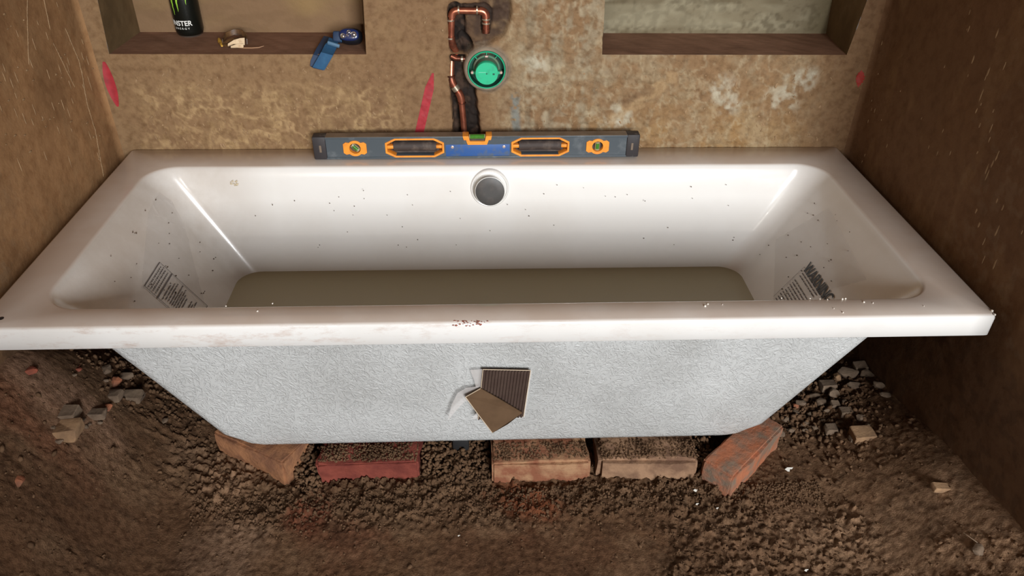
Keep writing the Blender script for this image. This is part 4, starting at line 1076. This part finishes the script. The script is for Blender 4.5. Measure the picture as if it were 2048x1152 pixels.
# loose dirt clods: on the bricks, round them and over the ground
BR = [((-.362, -.158), -.64, -.54, ZT_-.006), ((-.012, .188), -.65, -.55, ZT_-.003), ((.203, .412), -.65, -.55, ZT_-.003)]
it = []
def clod(x, y, z, s): it.append(((x, y, z+s*.25), (s*rng.uniform(.7, 1.3), s*rng.uniform(.7, 1.3), s*rng.uniform(.55, .9)), rrand()))
for (x0, x1), y0, y1, z in BR:
    for _ in range(900):
        x = rng.uniform(x0+.004, x1-.004); y = rng.uniform(y0+.008, y0+.055); clod(x, y, z-.002+rng.uniform(-.002, .004), rng.uniform(.0012, .0034))
for _ in range(500):                       # mortar packed between bricks
    x = rng.uniform(-.41, -.36) if rng.random() < .5 else rng.uniform(.412, .452); y = rng.uniform(-.66, -.57)
    clod(x, y, fz(x, y)+rng.uniform(0, .03)*(y+.68)/.08, rng.uniform(.002, .006))
for _ in range(900):
    x = rng.uniform(-.155, -.015); y = rng.uniform(-.67, -.55); clod(x, y, fz(x, y)+max(0, (y+.65))*.28, rng.uniform(.002, .006))
for _ in range(4200):                      # skirt in front of the bricks
    x = rng.uniform(-.6, .66); y = -.665-abs(rng.normal())*.035; clod(x, y, fz(x, y), rng.uniform(.0009, .0034))
for _ in range(16000):                      # over the ground
    x = rng.uniform(-.86, .86); y = rng.uniform(-1.05, -.3)
    if rng.random() > float(crumb(np.array([x]), np.array([y]))[0])*.9+.10: continue
    clod(x, y, fz(x, y), rng.uniform(.0007, .0026) if rng.random() < .95 else rng.uniform(.0035, .006))
for _ in range(1500):                      # the rubble heaps
    if rng.random() < .6: cx_, cy_, sg = .72, -.44, .055
    else: cx_, cy_, sg = -.76, -.36, .05
    x = cx_+rng.normal()*sg; y = cy_+rng.normal()*sg*1.6
    if abs(x) > .86: continue
    clod(x, y, fz(x, y), rng.uniform(.002, .0065))
o = link('dirt_clods', blobs_mesh(it, 'dirt_clods'), MCL, None, None)
tag(o, 'loose crumbs and clods of brown earth over the floor and bricks', 'dirt', kind='stuff')

# ================================================================== STONES
MST = {'grey': mat('stone_grey', (128, 108, 88), .9, vary=((98, 80, 64), 30, .4, .65), bump=(90, .6, .003)),
       'tan': mat('stone_tan', (160, 126, 92), .9, vary=((126, 98, 72), 26, .4, .65), bump=(90, .6, .003)),
       'red': mat('stone_red', (146, 76, 54), .9, vary=((120, 64, 48), 30, .4, .65), bump=(90, .6, .003)),
       'rust': mat('stone_rust', (168, 104, 72), .9, vary=((120, 80, 60), 30, .4, .65), bump=(90, .6, .003))}
def stone(px, py, wpx, hpx, kind, label, group=None, ang=0, seed=0, facets=16, name='stone', slab=False, thick=1.0):
    """angular rock: convex hull of jittered points on a squashed ellipsoid"""
    p = ground_hit(px, py); x = p.x
    dist = (p-CAM).length; mpp = dist/F_PX
    a = wpx*mpp/2; c_ = hpx*mpp/2*.62; b_ = hpx*mpp/2*.95
    r_ = random.Random(seed*31+int(px)); bm = bmesh.new()
    if slab:
        facets = 0; c_ *= thick
        for sx in (-1, 1):
            for sy in (-1, 1):
                for sz in (-1, 1): bm.verts.new((sx*a*r_.uniform(.75, 1.08), sy*b_*r_.uniform(.75, 1.08), sz*c_*r_.uniform(.8, 1.1)))
        for _ in range(3): bm.verts.new((r_.choice((-1, 1))*a*1.1, r_.uniform(-1, 1)*b_, r_.uniform(-.6, .6)*c_))
    for i in range(facets):
        v_ = Vector((r_.gauss(0, 1), r_.gauss(0, 1), r_.gauss(0, 1))).normalized()*r_.uniform(.85, 1.12)
        bm.verts.new((v_.x*a, v_.y*b_, v_.z*c_))
    res_ = bmesh.ops.convex_hull(bm, input=bm.verts[:])
    bmesh.ops.delete(bm, geom=[v_ for v_ in bm.verts if not v_.link_faces], context='VERTS')
    bmesh.ops.bevel(bm, geom=bm.edges[:], offset=min(a, b_, c_)*.12, segments=1, affect='EDGES')
    o = link(name, bm_mesh(name, bm), MST[kind], None, 30)
    o.location = (x, p.y, fz(x, p.y)+c_*.45); o.rotation_euler = (r_.uniform(-.15, .15), r_.uniform(-.15, .15), ang)
    return tag(o, label, 'stone', group)
stone(132, 866, 54, 40, 'tan', 'flat tan stone slab lying lowest in the left rubble', seed=1, facets=12, slab=True)
stone(138, 832, 36, 34, 'grey', 'upright split grey stone just above the flat tan slab', seed=2, facets=12, slab=True)
stone(118, 884, 18, 16, 'grey', 'small grey stone tucked against the lower edge of the tan slab', seed=3)
stone(214, 744, 22, 30, 'grey', 'rounded grey stone topmost in the left rubble', seed=4)
stone(231, 770, 26, 26, 'rust', 'reddish stone at the centre of the left rubble', seed=5)
stone(212, 763, 16, 14, 'grey', 'little grey stone between the topmost stone and the reddish one', seed=6)
stone(262, 797, 44, 24, 'grey', 'wide flat grey stone in the left rubble nearest the bathtub', seed=7, slab=True)
stone(230, 797, 26, 26, 'grey', 'squarish grey stone at the left end of the wide flat one', seed=8, slab=True)
stone(189, 832, 40, 24, 'grey', 'flat purple-grey stone between the two groups of left rubble', seed=9, slab=True)
stone(215, 818, 24, 18, 'rust', 'thin rust-coloured chip above the flat purple-grey stone', seed=10)
stone(248, 755, 40, 24, 'grey', 'earthy grey lump against the slanting side of the bathtub, left', seed=20)
for q in ((167, 842), (178, 850), (158, 845), (200, 848), (150, 752), (107, 858), (172, 858)):
    stone(q[0], q[1], 12, 10, 'grey', 'small grey rubble chip among the left rubble stones', 'small chips in the left rubble', seed=q[0])
stone(64, 747, 22, 24, 'red', 'dark red stone stuck in the bank near the left wall, upper of two', seed=11)
stone(41, 967, 24, 24, 'rust', 'orange-red pebble alone on the ground at the far left', seed=12)
stone(158, 742, 14, 14, 'red', 'small reddish pebble between the dark red stone and the left rubble', seed=13)
stone(330, 844, 16, 16, 'grey', 'lone brown pebble on bare ground by the slanting left bathtub side', seed=14)
# right heap
stone(1722, 873, 42, 32, 'tan', 'pale flat tan stone at the foot of the right rubble heap', seed=15, facets=14, slab=True)
stone(1706, 773, 34, 20, 'grey', 'pointed grey stone at the outer edge of the right rubble heap', seed=16)
stone(1673, 757, 16, 22, 'tan', 'upright pale chip at the top of the right rubble heap', seed=17)
stone(1695, 750, 40, 32, 'grey', 'large rounded dark stone at the top of the right rubble heap', seed=18)
stone(1884, 978, 34, 18, 'tan', 'flat tan stone alone on the bank near the right wall, upper of two', seed=21, slab=True)
stone(1952, 1103, 26, 26, 'grey', 'earth-coloured stone on the bank at the far lower right', seed=22)
heap = [(1655, 775, 30, 24), (1630, 795, 26, 22), (1600, 808, 22, 18), (1640, 810, 24, 28), (1668, 790, 26, 28), (1655, 825, 20, 16), (1690, 828, 26, 20), (1720, 838, 24, 18), (1710, 850, 16, 14),
        (1610, 850, 20, 14), (1580, 862, 18, 18), (1560, 870, 20, 20), (1660, 862, 22, 22), (1630, 857, 16, 12), (1570, 842, 16, 16), (1622, 830, 16, 14), (1600, 790, 20, 16), (1680, 845, 14, 12), (1705, 880, 14, 14),
        (1590, 828, 14, 14), (1645, 845, 14, 12), (1610, 862, 14, 12), (1735, 852, 12, 10), (1545, 862, 14, 14), (1668, 812, 16, 16), (1690, 805, 14, 12), (1740, 735, 30, 22), (1775, 728, 30, 22), (1800, 720, 24, 18), (1765, 745, 20, 14), (1725, 728, 24, 20)]
for i, (x, y, a_, b_) in enumerate(heap):
    if y < 760: lb, gp = 'dark stone in the shade under the right end of the rim, behind the heap', 'shaded stones under the right rim'
    elif max(a_, b_) >= 22: lb, gp = 'larger earthy grey rubble stone in the heap right of the bathtub', 'larger rubble stones in the right heap'
    else: lb, gp = 'small earthy grey rubble chip in the heap right of the bathtub', 'small rubble chips in the right heap'
    stone(x, y, a_, b_, 'grey', lb, gp, seed=50+i, slab=(i % 6 == 0))
stone(1592, 815, 18, 16, 'rust', 'orange brick crumb in the right rubble heap beside the bathtub', seed=90)
# little white flakes
MFL = mat('white_flake', (236, 232, 222), .5)
def flake(px, py, wpx, label, grp=None):
    p = ground_hit(px, py); z = fz(p.x, p.y); mpp = (p-CAM).length/F_PX; a = wpx*mpp/2
    bm = bmesh.new(); pts = [(-a, .2*a), (-.3*a, .5*a), (a, .35*a), (.6*a, .05*a), (.1*a, .1*a), (-.2*a, -.4*a), (-.6*a, -.3*a)]
    n_ = len(pts); top = [bm.verts.new((x, y, .0012)) for x, y in pts]; bot = [bm.verts.new((x, y, 0)) for x, y in pts]
    bm.faces.new(top); bm.faces.new(bot[::-1])
    for i in range(n_): bm.faces.new((top[i], bot[i], bot[(i+1) % n_], top[(i+1) % n_]))
    o = link('flake', bm_mesh('flake', bm), MFL); o.location = (p.x, p.y, z+.0035); o.rotation_euler = (.3, .1, .2)
    return tag(o, label, 'flake', grp)
flake(1578, 942, 18, 'largest white plaster flake, on the ground right of the angled rust brick')
flake(1392, 986, 13, 'white flake on the dirt below the pale worn brick')
flake(1394, 1012, 7, 'tiny white flake below the one under the pale brick')
flake(1434, 1021, 6, 'tiny white flake on the dirt below the rust-orange brick')
flake(918, 1075, 5, 'tiny white fleck on bare ground in front of the middle of the bathtub')
flake(1612, 1144, 9, 'thin pale sliver on the ground at the bottom edge right of centre')
